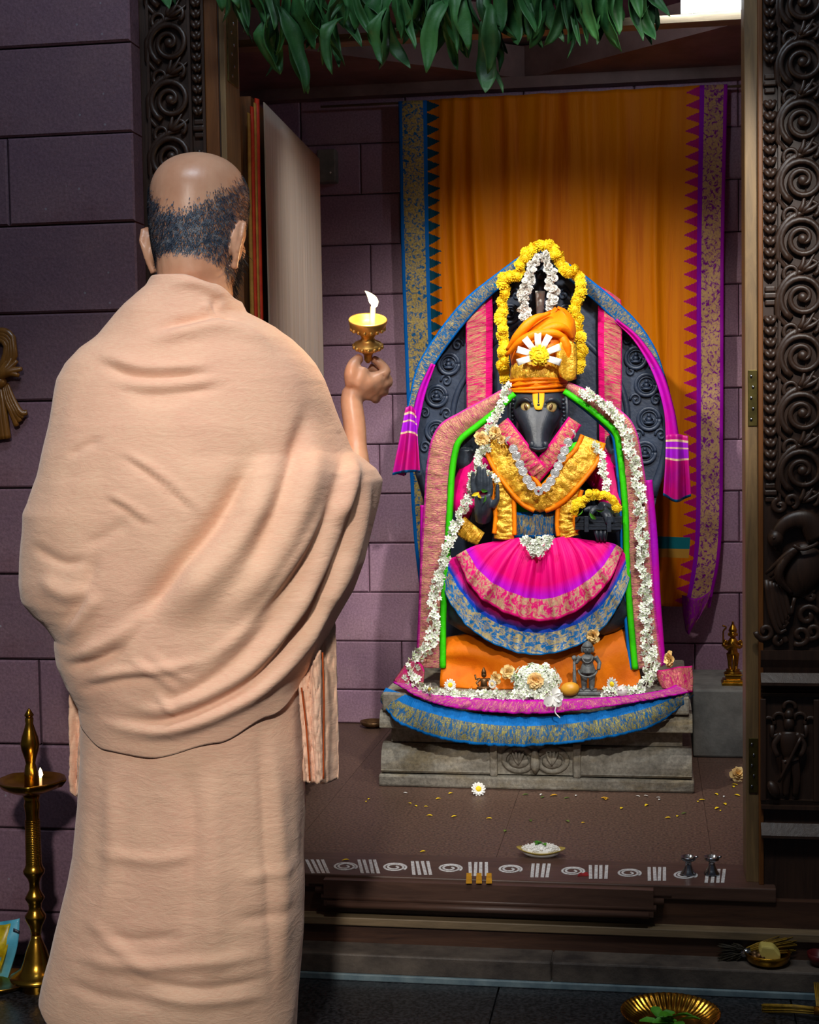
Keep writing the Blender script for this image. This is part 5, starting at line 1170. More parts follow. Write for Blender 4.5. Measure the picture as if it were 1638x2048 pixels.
# ------------------------------------------------------------ things on the sanctum floor
def floor_petal(px, py, mat, sc, label, cat, grp):
    m = MB(); petal(m, .016*sc, .008*sc, random.uniform(0, 6.3), .12, .1, 0, 0, 0, .4); p = PZ(px, py, ZS+.0015)
    o = m.build('fallen_petal', mat); o.location = p; tag(o, label, cat, grp); return o
YL, WH, GN = MT['marigold'], MT['white'], MT['leafd']
for x, y in ((733, 1602), (740, 1597), (816, 1606), (829, 1611), (856, 1613), (853, 1631), (903, 1634), (906, 1586), (882, 1597), (972, 1637), (840, 1704), (684, 1721), (1290, 1612), (1330, 1636), (1356, 1631), (1395, 1602), (1410, 1600), (1430, 1618), (1440, 1620), (1465, 1572), (1475, 1570), (1480, 1592), (1452, 1610), (1436, 1590), (1245, 1615), (1170, 1645)):
    floor_petal(x, y, YL, random.uniform(.6, 1.1), 'yellow petal fallen on the sanctum floor', 'petal', 'yellow petals on the sanctum floor')
for x, y in ((815, 1586), (1080, 1590), (1154, 1590), (1280, 1593), (1296, 1592), (1312, 1595), (1320, 1598), (1450, 1592)):
    floor_petal(x, y, WH, .7, 'white petal fallen before the pedestal', 'petal', 'white petals before the pedestal')
for x, y in ((1045, 1590), (1082, 1596), (1128, 1597), (1062, 1643), (1131, 1641), (1012, 1660), (1363, 1628)):
    floor_petal(x, y, GN, 1.0, 'small dry green leaf on the sanctum floor', 'leaf', 'dry leaves on the sanctum floor')
for x, y in ((1100, 1592), (1210, 1596), (1218, 1597)):
    floor_petal(x, y, MT['goldcloth'], 1.3, 'long orange petal lying before the pedestal', 'petal', 'orange petals before the pedestal')
def on_floor(name, me, px, py, sc, label, cat, h=.012, tilt=40):
    p = Vector(PZ(px, py, ZS)); o = bpy.data.objects.new(name, me); COL.objects.link(o)
    o.matrix_world = Matrix.Translation(p+Vector((0, 0, h))) @ rotm(math.radians(tilt), 0, .3) @ Matrix.Scale(sc, 4); tag(o, label, cat)
on_floor('daisy', DAI, 957, 1590, 1.1, 'white daisy lying on the floor in front of the pedestal', 'flower', .016, 60)
on_floor('dried_rose', CRM[0], 1476, 1560, 1.2, 'dried cream rose on the sanctum floor beside the right door post', 'flower', .014, 50)
# leaf plate of rice
p = PZ(1082, 1712, ZS)
rp = thing('leaf_plate', 'shallow leaf plate heaped with white rice and a green sprig', 'plate', (p[0], p[1], ZS))
MT['leafplate'] = rnd_mat('dry_leaf_plate', srgb(150, 130, 50), srgb(190, 166, 80), 30, .6)
V = []; nu, nv = 24, 5
for j in range(nv):
    for i in range(nu):
        a = 2*math.pi*i/nu; r = j/(nv-1); V.append((p[0]+r*.056*math.copysign(abs(math.cos(a))**1.0, math.cos(a)), p[1]+r*.032*math.sin(a)*(1-.25*math.cos(a)**2), ZS+.002+.012*r*r+.006*r*r*math.cos(a)**2))
mk('plate_leaf', V, [(j*nu+i, j*nu+(i+1) % nu, (j+1)*nu+(i+1) % nu, (j+1)*nu+i) for j in range(nv-1) for i in range(nu)], MT['leafplate'], rp, solid=.0015)
m = MB(); m.ball((p[0], p[1], ZS+.012), (.044, .024, .016), 16, 8)
for i in range(260):
    a, r = random.uniform(0, 6.3), math.sqrt(random.random()); z = ZS+.011+.017*math.sqrt(max(0, 1-r*r*.9)); Mr = rotm(random.uniform(0, 3), random.uniform(0, 3), 0).to_3x3()
    m.ball((p[0]+.045*r*math.cos(a), p[1]+.025*r*math.sin(a), z), (.0014, .0014, .0042), 5, 3, Mr)
o = m.build('rice', MT['white'], rp); o['kind'] = 'stuff'
for k in range(5):
    m = MB(); petal(m, .018, .010, k*1.3, .3); o = m.build('sprig_leaf', MT['green'], rp); o.location = (p[0]-.012+.004*k, p[1], ZS+.029)
# two small steel cups at the end of the sill
for px in (1377, 1424):
    p = PZ(px, 1753, ZS); c = thing('steel_cup', 'small footed steel cup standing in a chalk ring on the sill' if px == 1377 else 'small footed steel cup on the chalk strokes nearest the door post', 'cup', (p[0], p[1]+.008, ZS+.002), 'steel cups on the sill')
    MB().lathe([(.0165, 0), (.017, .003), (.012, .009), (.0075, .02), (.0065, .027), (.009, .030), (.0155, .033), (.0165, .040), (.0150, .040), (.0135, .035), (.001, .034)], (p[0], p[1]+.008, ZS+.002), 24).build('cup_body', MT['steel'], c)
    m = MB(); m.tube([(p[0]+.012, p[1]+.004, ZS+.041), (p[0]+.021, p[1]+.002, ZS+.044)], [.004, .0015], 7); m.build('spout', MT['steel'], c)
# small dark bowl beside the pedestal foot
p = PZ(752, 1447, ZS)
bwl = thing('dark_bowl', 'small dark metal bowl behind the left side of the pedestal', 'bowl', (p[0], p[1], ZS))
MB().lathe([(.02, 0), (.036, .008), (.042, .02), (.040, .02), (.034, .01), (.001, .005)], (p[0], p[1]-.06, ZS+.001), 20).build('bowl_body', MT['bronze'], bwl)
# ------------------------------------------------------------ the man in robes
YM = 2.62
man = thing('person', 'person seen from behind in peach robes raising a lit brass lamp', 'person', (-.90, YM, 0))
def skin_mat():
    N = NM('skin'); v = N.coord('Object')
    col = N.ramp(N.noise(v, 14, 4), [(.35, srgb(206, 150, 118)), (.7, srgb(222, 172, 140))])
    N.bump(N.noise(v, 220, 3), .08, .002)
    return N.out(col, .36, 0, Subsurface_Weight=.12, Subsurface_Radius=(.012, .005, .003), Subsurface_Scale=.5)
MT['skin'] = skin_mat()
def fold_field(px, py, folds):
    """sum of soft ridges along pixel polylines -> displacement (m) for arrays of pixel coordinates"""
    out = np.zeros_like(px)
    for pts, amp, wid, asym in folds:
        L = crs(pts, 26); best = np.full(px.shape, 1e9); sgn = np.zeros_like(px); tt = np.zeros_like(px)
        for i in range(len(L)-1):
            a, b_ = L[i], L[i+1]; d = b_-a; l2 = d @ d+1e-9
            t = np.clip(((px-a[0])*d[0]+(py-a[1])*d[1])/l2, 0, 1); dx, dy = px-(a[0]+t*d[0]), py-(a[1]+t*d[1]); r = np.hypot(dx, dy)
            s = np.sign(d[0]*dy-d[1]*dx); m = r < best; best = np.where(m, r, best); sgn = np.where(m, s, sgn); tt = np.where(m, (i+t)/(len(L)-1), tt)
        thin = wid < 9.5; wid = wid*(1.4 if thin else 1.1); amp = amp*(.85 if thin else 1.15)
        w_ = wid*np.where(sgn > 0, 1+asym, 1-asym); taper = np.sin(np.clip(np.minimum(tt, 1-tt)*3.2, 0, 1)*np.pi/2)**2
        out += amp*np.exp(-(best/w_)**2)*taper
    return out
def robe(name, xl, xr, ytop, yhem, yL, yR, dep, folds, nu=300, nv=230, seed=0, fine=.0018, extra=None, fit=1e9):
    """closed cloth round the body. xl, xr: silhouette tables (y -> x); ytop/yhem: functions of angle"""
    U = np.linspace(0, 2*np.pi, nu, endpoint=False); V = np.zeros((nv, nu, 3)); PXY = np.zeros((nv, nu, 2))
    for j in range(nv):
        for i in range(nu):
            a = U[i]; y = ytop(a)+(yhem(a)-ytop(a))*j/(nv-1)
            Lp = PY(np.interp(y, xl[0], xl[1]), y, yL(y)); Rp = PY(np.interp(y, xr[0], xr[1]), y, yR(y))
            c = (Lp+Rp)/2; ax = (Rp-Lp)/2; cs, sn = math.cos(a), math.sin(a)
            e = .9; q = c+ax*math.copysign(abs(cs)**e, cs)
            db = dep(y)+((yL(y)+yR(y))/2-YM)*(1 if sn > 0 else -1); q = q+np.array([0, -1, 0])*(db*math.copysign(abs(sn)**e, sn))
            V[j, i] = q
    flat = V.reshape(-1, 3); d = flat-CP; zc_ = d @ FW; px = 819+FPX*(d @ RT)/zc_; py = 1024-FPX*(d @ UP)/zc_
    # fit the outline to the silhouette tables
    bins = np.arange(py.min()-4, py.max()+12, 8.0); idx = np.digitize(py, bins); lo = np.full(len(bins)+1, np.nan); hi = lo.copy()
    for k in np.unique(idx): lo[k] = px[idx == k].min(); hi[k] = px[idx == k].max()
    ok = ~np.isnan(lo); cb = np.concatenate([[bins[0]-4], bins+4]); lo_ = np.interp(py, cb[ok], lo[ok]); hi_ = np.interp(py, cb[ok], hi[ok])
    yy = cb[ok]; dl, dr = np.interp(yy, xl[0], xl[1])-lo[ok], np.interp(yy, xr[0], xr[1])-hi[ok]
    keep = (yy > py.min()+70) & (yy < fit); yy, dl, dr = yy[keep], dl[keep], dr[keep]; ker = np.ones(7)/7
    sm_ = lambda q_: np.convolve(np.pad(q_, 3, mode='edge'), ker, 'valid')
    dl, dr = sm_(dl), sm_(dr); s_ = np.clip((px-lo_)/np.maximum(hi_-lo_, 1), 0, 1)
    gate = np.clip((py-(py.min()+60))/60, 0, 1)
    npx = px+np.interp(py, yy, dl)*(1-s_)+np.interp(py, yy, dr)*s_
    flat = flat+RT[None, :]*((npx-px)*gate*zc_/FPX)[:, None]; px = px+(npx-px)*gate; V = flat.reshape(nv, nu, 3)
    f = fold_field(px, py, folds).reshape(nv, nu)
    # normals from the grid
    du = np.roll(V, -1, 1)-np.roll(V, 1, 1); dv = np.gradient(V, axis=0); n = np.cross(du, dv); n /= np.linalg.norm(n, axis=2)[:, :, None]+1e-12
    cen = V.mean(axis=1, keepdims=True); sg = np.sign(((V-cen)*n).sum(axis=2)); n *= np.where(sg == 0, 1, sg)[:, :, None]
    w_ = np.clip(np.sin(U)*2.2+.15, 0, 1)[None, :]
    nz = np.array([[mn.noise((V[j, i, 0]*7+seed, V[j, i, 1]*7, V[j, i, 2]*5))+.5*mn.noise((V[j, i, 0]*19, V[j, i, 1]*19+seed, V[j, i, 2]*13)) for i in range(nu)] for j in range(nv)])
    V = V+n*(f*w_+fine*2.4*nz)[:, :, None]
    if extra: V = extra(V, U)
    faces = [(j*nu+i, j*nu+(i+1) % nu, (j+1)*nu+(i+1) % nu, (j+1)*nu+i) for j in range(nv-1) for i in range(nu)]
    return mk(name, V.reshape(-1, 3), faces, MT['robe'], man, solid=.004)
Z6 = lambda *p: [(x*.5176, 540+y*.5176) for x, y in p]     # pixels of the close-up view
xlS = ([540, 556, 575, 600, 630, 650, 680, 700, 730, 760, 800, 850, 900, 950, 1000, 1020, 1080, 1130, 1190, 1215, 1240, 1262, 1290, 1320, 1360, 1400, 1480],
       [318, 308, 300, 272, 236, 214, 180, 154, 128, 114, 106, 96, 84, 72, 56, 46, 43, 41, 38, 52, 78, 100, 108, 111, 124, 147, 160])
xrS = ([540, 556, 580, 600, 625, 640, 655, 680, 700, 730, 760, 800, 850, 890, 905, 920, 940, 960, 980, 1010, 1060, 1120, 1180, 1240, 1300, 1370, 1480],
       [455, 462, 472, 477, 492, 522, 552, 586, 606, 630, 648, 664, 682, 698, 706, 728, 752, 763, 760, 755, 744, 729, 706, 672, 640, 606, 606])
def angf(tab):   # closed function of angle from (deg, value) pairs
    D, Vv = zip(*tab); D = list(D)+[D[0]+360]; Vv = list(Vv)+[Vv[0]]
    def f(a):
        d = math.degrees(a) % 360
        if d < D[0]: d += 360
        i = max(k for k in range(len(D)) if D[k] <= d+1e-9); i = min(i, len(D)-2); t = (d-D[i])/(D[i+1]-D[i]); t = t*t*(3-2*t)
        return Vv[i]+(Vv[i+1]-Vv[i])*t
    return f
ytS = angf([(0, 604), (45, 575), (90, 556), (140, 556), (180, 578), (270, 660)])
yhS = angf([(0, 1368), (35, 1410), (65, 1450), (95, 1476), (125, 1466), (155, 1432), (180, 1404), (270, 1390)])
depS = lambda y: float(np.interp(y, [540, 600, 650, 720, 850, 1000, 1150, 1300, 1400, 1480], [.07, .085, .10, .125, .155, .17, .178, .178, .168, .160]))
yLs = lambda y: float(np.interp(y, [540, 700, 1000, 1200, 1480], [YM+.0, YM+.02, YM+.06, YM+.08, YM]))
yRs = lambda y: float(np.interp(y, [540, 680, 850, 960, 1200, 1370, 1480], [YM, YM+.03, YM+.10, YM+.14, YM+.08, YM, YM]))
foldsS = [
    (Z6((1010, 640), (960, 770), (860, 960), (700, 1150), (560, 1330), (480, 1470)), -.022, 19, .2),
    (Z6((1080, 720), (1010, 900), (900, 1080), (740, 1250), (640, 1400)), .020, 32, 0),
    (Z6((1200, 470), (1160, 640), (1090, 860), (990, 1060), (900, 1180)), -.014, 16, 0),
    (Z6((1250, 560), (1210, 760), (1120, 1000), (1000, 1200), (820, 1370)), .016, 26, 0),
    (Z6((1330, 640), (1300, 850), (1200, 1080), (1040, 1300), (860, 1460)), -.012, 14, 0),
    (Z6((330, 330), (520, 402), (700, 405), (850, 385)), -.009, 9, 0), (Z6((330, 310), (540, 375), (720, 378), (860, 360)), .009, 9, 0),
    (Z6((420, 450), (560, 475), (720, 468), (900, 440)), -.007, 9, 0), (Z6((400, 425), (560, 448), (730, 440), (900, 415)), .007, 9, 0),
    (Z6((470, 500), (620, 512), (760, 500)), -.004, 8, 0),
    (Z6((560, 250), (700, 205), (830, 175), (960, 205), (1060, 270)), -.011, 10, 0), (Z6((540, 285), (700, 240), (860, 215), (980, 245), (1080, 320)), .010, 14, 0),
    (Z6((835, 90), (830, 150), (870, 180), (920, 185)), -.009, 8, 0), (Z6((780, 120), (800, 150), (880, 200)), .006, 10, 0),
    (Z6((640, 60), (740, 45), (830, 80), (900, 150)), .006, 10, 0),
    (Z6((450, 690), (560, 750), (680, 840), (800, 970)), .006, 6, 0), (Z6((440, 705), (550, 768), (670, 856), (790, 985)), -.005, 6, 0),
    (Z6((400, 860), (500, 910), (600, 990)), .006, 6, 0), (Z6((395, 875), (495, 926), (595, 1005)), -.005, 6, 0),
    (Z6((250, 730), (330, 680), (400, 650)), -.005, 7, 0), (Z6((300, 1080), (420, 1020), (520, 960)), -.004, 9, 0),
    (Z6((110, 1050), (250, 1130), (360, 1110)), -.005, 10, 0), (Z6((150, 1180), (260, 1250), (380, 1230)), .006, 14, 0),
    (Z6((230, 1400), (300, 1300), (340, 1200), (380, 1060)), -.007, 12, 0), (Z6((260, 1430), (330, 1330), (400, 1240)), .007, 12, 0),
    (Z6((230, 1500), (330, 1480), (480, 1400), (640, 1250)), .008, 14, 0), (Z6((240, 1530), (360, 1510), (500, 1440)), -.008, 10, 0),
    (Z6((280, 1600), (450, 1560), (640, 1540), (820, 1500)), .006, 10, 0), (Z6((290, 1620), (450, 1585), (640, 1565)), -.006, 8, 0),
    (Z6((480, 1490), (620, 1570), (720, 1660)), .006, 6, 0), (Z6((560, 1460), (650, 1540), (760, 1600)), .005, 6, 0), (Z6((590, 1620), (660, 1690), (690, 1720)), .006, 5, 0),
    (Z6((330, 1690), (480, 1760), (640, 1775), (820, 1720), (1000, 1620), (1160, 1450), (1290, 1240), (1370, 1040)), .014, 14, 0),
    (Z6((320, 1670), (470, 1735), (640, 1745), (810, 1690), (980, 1590), (1130, 1420), (1250, 1230), (1340, 1040)), -.010, 8, 0),
    (Z6((420, 1640), (600, 1700), (800, 1640), (960, 1540), (1100, 1390), (1220, 1200), (1320, 1000)), .010, 12, 0),
    (Z6((500, 1620), (700, 1640), (900, 1510), (1050, 1350), (1180, 1160), (1300, 940)), -.008, 9, 0),
    (Z6((700, 1570), (880, 1450), (1020, 1300), (1140, 1120), (1260, 920), (1340, 780)), .008, 12, 0),
    (Z6((1395, 760), (1385, 860), (1350, 1010), (1290, 1160), (1200, 1330), (1060, 1500)), -.018, 8, 0),
    (Z6((1425, 770), (1420, 880), (1395, 1010), (1340, 1170), (1250, 1330)), .014, 9, 0),
    (Z6((1440, 800), (1435, 910), (1410, 1050), (1370, 1160)), -.010, 5, 0), (Z6((1352, 690), (1362, 760), (1350, 850), (1290, 1000)), .012, 12, 0),
    (Z6((1310, 600), (1330, 660), (1345, 730)), -.008, 7, 0)]
def cuff(V, U): return V
sh = robe('shawl', xlS, xrS, ytS, yhS, yLs, yRs, depS, foldsS, 300, 240, 1.0, fit=1350)
sh['label'] = 'peach cotton shawl wrapped round the shoulders'
# lower robe
xlD = ([1340, 1500, 1600, 1700, 1800, 1900, 1985, 2060, 2160], [168, 164, 159, 150, 127, 103, 80, 76, 90])
xrD = ([1340, 1400, 1500, 1750, 1850, 1950, 2050, 2160], [600, 604, 609, 606, 602, 597, 592, 586])
yhD = angf([(0, 2085), (60, 2096), (100, 2066), (122, 2030), (136, 2003), (152, 1984), (168, 1974), (184, 1972), (225, 1968), (270, 1972), (320, 2030)])
foldsD = [([(512, 1430), (528, 1600), (540, 1850), (545, 2040)], -.008, 9, 0), ([(540, 1430), (555, 1700), (562, 2000)], .008, 16, 0),
    ([(180, 1700), (300, 1720), (420, 1700)], .004, 12, 0), ([(110, 1900), (250, 1930), (400, 1925), (560, 1900)], .005, 12, 0), ([(150, 1860), (260, 1880), (390, 1870)], -.005, 9, 0), ([(250, 1950), (400, 1975), (560, 1950)], -.005, 7, 0),
    ([(260, 1985), (400, 2003), (560, 1985)], .005, 7, 0), ([(120, 1950), (200, 1990), (330, 2010)], -.005, 9, 0), ([(170, 1830), (240, 1900), (330, 1960)], .005, 12, 0), ([(220, 1500), (225, 1700), (200, 1900)], .006, 18, 0), ([(420, 1500), (430, 1750), (420, 2000)], .006, 22, 0), ([(380, 1500), (385, 1700), (370, 1900)], -.005, 14, 0), ([(470, 1760), (560, 1740), (600, 1700)], .004, 9, 0), ([(450, 1840), (540, 1830), (600, 1800)], -.004, 9, 0)]
dh = robe('lower_robe', xlD, xrD, lambda a: 1340, yhD, lambda y: YM, lambda y: YM, lambda y: float(np.interp(y, [1340, 1600, 1900, 2100], [.155, .155, .165, .17])), foldsD, 260, 150, 5.0, .0022, fit=1950)
dh['label'] = 'long peach cotton lower robe'
# hanging shawl ends
o = sheet('shawl_end', [[(606, 1285, 2.66), (640, 1265, 2.67), (668, 1235, 2.68)], [(602, 1400, 2.64), (640, 1400, 2.64), (672, 1400, 2.66)], [(610, 1560, 2.62), (640, 1565, 2.62), (675, 1560, 2.64)]], MT['robe'], man, 40, 60, lambda u, v: .014*math.cos(u*9+.4)*(.4+.6*v)+crk(u, v, 9, 14, .006), .004)
sheet('shawl_end', [[(600, 1365, 2.60), (625, 1330, 2.60), (640, 1300, 2.605)], [(606, 1460, 2.585), (625, 1460, 2.58), (642, 1450, 2.585)], [(617, 1562, 2.57), (632, 1568, 2.57), (645, 1560, 2.575)]], MT['robe'], man, 30, 50, lambda u, v: .008*math.cos(u*8)+crk(u, v, 9, 14, .006), .004)
sheet('shawl_end', [[(143, 1385, 2.66), (165, 1400, 2.64), (185, 1410, 2.62)], [(143, 1480, 2.65), (160, 1490, 2.64), (172, 1490, 2.62)], [(144, 1580, 2.65), (152, 1596, 2.64), (164, 1575, 2.63)]], MT['robe'], man, 26, 40, lambda u, v: .010*math.cos(u*8)+crk(u, v, 9, 12, .006), .004)
MT['hem'] = fabric('rust_hem', srgb(170, 74, 26), srgb(150, 60, 20), .8)
for line in ([(645, 1305, 2.585, 1.5), (648, 1400, 2.565, 1.5), (647, 1480, 2.56, 1.5), (647, 1558, 2.55, 1.5)], [(603, 1375, 2.575, 1.5), (611, 1440, 2.565, 1.5), (616, 1500, 2.555, 1.5), (620, 1562, 2.55, 1.5)]):
    ribbon('shawl_hem', line, MT['hem'], man, 30, 3, None, .002)
# body: torso, legs, neck, head, arms and the lamp hand in one skin surface
b = MB()
def bt(pts, rad, n=16, k=16, m=None):
    Q = crs([tuple(PY(x, y, Y)) for x, y, Y in pts], k); r = np.interp(np.linspace(0, 1, k), np.linspace(0, 1, len(rad)), rad); (m or b).tube(Q, r, n)
hc_ = PY(396, 448, 2.655)
HY = math.radians(9)                       # head turned to the right
Mh = Matrix.Rotation(-HY, 3, 'Z') @ Matrix.Rotation(math.radians(-13), 3, 'X')
def hp(x, y, z): v = Mh @ Vector((x*1.09, y*1.09, z*1.09)); return (hc_[0]+v.x, hc_[1]+v.y, hc_[2]+v.z)
# cranium (y forward, z up)
R = []
HEAD = ((-.125, .035, -.02, .085), (-.105, .050, -.055, .098), (-.08, .060, -.068, .098), (-.05, .068, -.080, .096), (-.02, .074, -.090, .094), (.015, .0785, -.096, .094), (.045, .080, -.097, .092), (.07, .076, -.088, .084), (.09, .066, -.072, .070), (.104, .051, -.052, .050), (.113, .030, -.030, .028), (.116, .006, -.006, .006))
for z, ax, yb_, yf_ in crs(HEAD, 60):
    ax = max(ax, .003)
    R.append([hp(ax*math.cos(t), (yf_ if math.sin(t) > 0 else -yb_)*math.sin(t), z) for t in np.linspace(0, 2*math.pi, 40, endpoint=False)])
b.loft(R)
# face: brow, nose, lips, chin, cheeks
b.ball(hp(0, .088, .030), (.05, .016, .012), 12, 6, Mh); b.ball(hp(0, .106, -.022), (.012, .018, .022), 10, 8, Mh); b.tube([hp(0, .094, .022), hp(0, .108, -.018)], [.007, .010], 8)
b.ball(hp(0, .095, -.060), (.024, .010, .006), 10, 6, Mh); b.ball(hp(0, .093, -.071), (.021, .010, .007), 10, 6, Mh); b.ball(hp(0, .086, -.105), (.026, .018, .018), 12, 8, Mh)
for s in (-1, 1):
    b.ball(hp(s*.040, .066, -.028), (.020, .022, .022), 10, 8, Mh); b.ball(hp(s*.030, .082, .008), (.014, .010, .009), 10, 6, Mh)
    # ears
    ear = [hp(s*(.076+.014*math.sin(t*1.0)*1.0), -.012-.016*math.cos(t)*1.0, -.022+.034*math.sin(t-1.2)) for t in np.linspace(0, 5.2, 14)]
    e_ = -.034
    b.tube([hp(s*.068, .006, -.040+e_), hp(s*.074, -.004, -.046+e_), hp(s*.082, -.014, -.026+e_), hp(s*.091, -.022, .002+e_), hp(s*.092, -.018, .022+e_), hp(s*.085, -.004, .030+e_), hp(s*.076, .008, .022+e_)], [.005, .0075, .0058, .0055, .0055, .0055, .005], 8)
    b.ball(hp(s*.077, -.005, -.008+e_), (.009, .019, .032), 10, 8, Mh); b.ball(hp(s*.084, -.009, .008+e_), (.009, .013, .022), 10, 8, Mh)
# neck and trunk
Qn = [hp(0, -.01, -.03), hp(0, -.016, -.075), tuple(PY(392, 570, 2.635)), tuple(PY(382, 640, 2.625))]
b.tube(crs(Qn, 10), [.062, .062, .062, .062, .062, .063, .065, .068, .071, .076], 20)
Rg = []
for y, hw, dp in ((615, .08, .055), (650, .12, .065), (690, .155, .075), (760, .17, .09), (860, .175, .11), (1000, .16, .11), (1120, .155, .105), (1250, .165, .115), (1340, .165, .115)):
    c = PY(372+(y-615)*.005, y, 2.635); Rg.append([(c[0]+hw*math.cos(t), c[1]+dp*math.sin(t), c[2]) for t in np.linspace(0, 2*math.pi, 36, endpoint=False)])
b.loft(Rg)
for x in (300, 460):
    kx = PY(x, 1320, 2.63); gx = kx[0]
    b.tube([(gx, 2.63, .80), (gx, 2.62, .62), (gx, 2.61, .46), (gx, 2.63, .30), (gx, 2.64, .10)], [.085, .075, .058, .052, .036], 14)
    b.tube([(gx, 2.62, .045), (gx, 2.68, .04), (gx+.006, 2.76, .026), (gx+.008, 2.82, .02)], [.034, .036, .034, .022], 12)
# left arm under the shawl
bt([(205, 735, 2.65), (150, 900, 2.67), (115, 1050, 2.71)], [.045, .036, .032]); bt([(115, 1050, 2.71), (160, 1130, 2.75), (250, 1170, 2.77)], [.032, .028, .024])
# right arm: shoulder to elbow under cloth, bare forearm rising to the lamp
bt([(545, 740, 2.68), (620, 870, 2.75), (700, 960, 2.80)], [.044, .034, .030])
bt([(714, 955, 2.79), (712, 900, 2.82), (709, 850, 2.84), (703, 805, 2.85), (706, 782, 2.853)], [.030, .0250, .0215, .0220, .0215], 16, 20)
# hand: wrist, palm, curled fingers and upright thumb round the lamp stem
bt([(706, 788, 2.853), (722, 772, 2.857), (742, 762, 2.862)], [.0215, .024, .024], 14, 8)
bt([(712, 772, 2.845), (722, 752, 2.845), (726, 735, 2.848)], [.019, .016, .012], 12, 8)
FING = [([(764, 752, 2.862), (771, 742, 2.872), (760, 727, 2.880), (744, 716, 2.876)], [.0110, .0105, .0092, .0078]),
        ([(766, 766, 2.868), (776, 764, 2.886), (764, 745, 2.902), (738, 733, 2.897)], [.0112, .0108, .0095, .0078]),
        ([(758, 780, 2.868), (768, 782, 2.890), (754, 762, 2.908), (722, 742, 2.902)], [.0108, .0104, .0090, .0075]),
        ([(746, 792, 2.866), (752, 798, 2.886), (732, 774, 2.904), (692, 737, 2.898)], [.0098, .0095, .0082, .0070]),
        ([(706, 768, 2.842), (702, 748, 2.838), (708, 728, 2.844), (722, 713, 2.856)], [.0155, .0130, .0110, .0088])]
for f_, r in FING: bt(f_, r, 12, 14)
bt([(742, 764, 2.862), (764, 752, 2.862)], [.021, .012], 12, 6); bt([(740, 770, 2.864), (766, 766, 2.868)], [.021, .0125], 12, 6); bt([(736, 776, 2.864), (758, 780, 2.868)], [.021, .0125], 12, 6); bt([(730, 782, 2.862), (746, 792, 2.866)], [.020, .0115], 12, 6)
body = b.build('body', MT['skin'], man)
r = body.modifiers.new('r', 'REMESH'); r.mode = 'VOXEL'; r.voxel_size = .0036; r.use_smooth_shade = True
s_ = body.modifiers.new('s', 'SMOOTH'); s_.iterations = 4; s_.factor = .5
# short grey-black hair: a cap of fine strands over the back and sides
def hair_surface(th, z):
    ax = np.interp(z, [-.125, -.105, -.08, -.05, -.02, .015, .045, .07, .09, .104], [.035, .050, .060, .068, .074, .0785, .080, .076, .066, .051])
    yb_ = np.interp(z, [-.125, -.105, -.08, -.05, -.02, .015, .045, .07, .09, .104], [-.02, -.055, -.068, -.080, -.090, -.096, -.097, -.088, -.072, -.052])
    yf_ = np.interp(z, [-.125, -.05, .045, .07, .09, .104], [.085, .096, .092, .084, .070, .050])
    return ax*math.cos(th), (yf_ if math.sin(th) > 0 else -yb_)*math.sin(th), z
HV = []; HF = []
rr = random.Random(3); cnt = 0
def neckz(th): return None
while cnt < 15000:
    th = rr.uniform(math.pi*.86, math.pi*2.14); z = rr.uniform(-.122, .085)
    side = abs(math.sin(th))                     # 1 at the back, 0 at the ears
    back = math.sin(th) < 0
    p = Vector(hair_surface(th, z)); zw = hp(*p)[2]-hc_[2]; xw = (hp(*p)[0]-hc_[0])/.085
    top = .004+.066*abs(xw)**2.2+.012*mn.noise((th*3, 0, 1))+(.03 if not back else 0)
    low = -.072+.012*mn.noise((th*5, 2, 1))+(.045*max(0, xw-.35) if back else .06)
    pr = 1.0
    if zw > top: pr = math.exp(-((zw-top)/.013)**2)*.5
    if zw < low: pr = math.exp(-((zw-low)/.018)**2)*.6
    pr *= .62+.38*min(1, max(0, .5+1.6*mn.noise((th*4, zw*40, 5))))
    if rr.random() > pr: continue
    nrm = Vector((p.x/.08**2, p.y/.095**2, p.z*30)).normalized()
    dn = (Vector((rr.gauss(0, .35), rr.gauss(0, .35), -1))); dn = (dn-nrm*dn.dot(nrm)).normalized()
    L_ = rr.uniform(.003, .007); w_ = rr.uniform(.00035, .0007); sd = dn.cross(nrm).normalized()*w_
    a0 = p*1.003; a1 = p+nrm*.0022+dn*L_*.5; a2 = p+nrm*.0028+dn*L_
    k = len(HV); HV += [hp(*(a0-sd)), hp(*(a0+sd)), hp(*(a1+sd*.8)), hp(*(a1-sd*.8)), hp(*a2)]; HF += [(k, k+1, k+2, k+3), (k+3, k+2, k+4)]; cnt += 1
N = NM('grey_black_hair'); v = N.coord('Object')
N.out(N.ramp(N.noise(v, 90, 3), [(.3, srgb(30, 44, 64)), (.52, srgb(66, 80, 98)), (.72, srgb(140, 144, 150))]), .6)
ho = mk('hair', HV, HF, N.m, man); ho['kind'] = 'stuff'; ho['label'] = 'cropped grey-black hair below a bald crown'
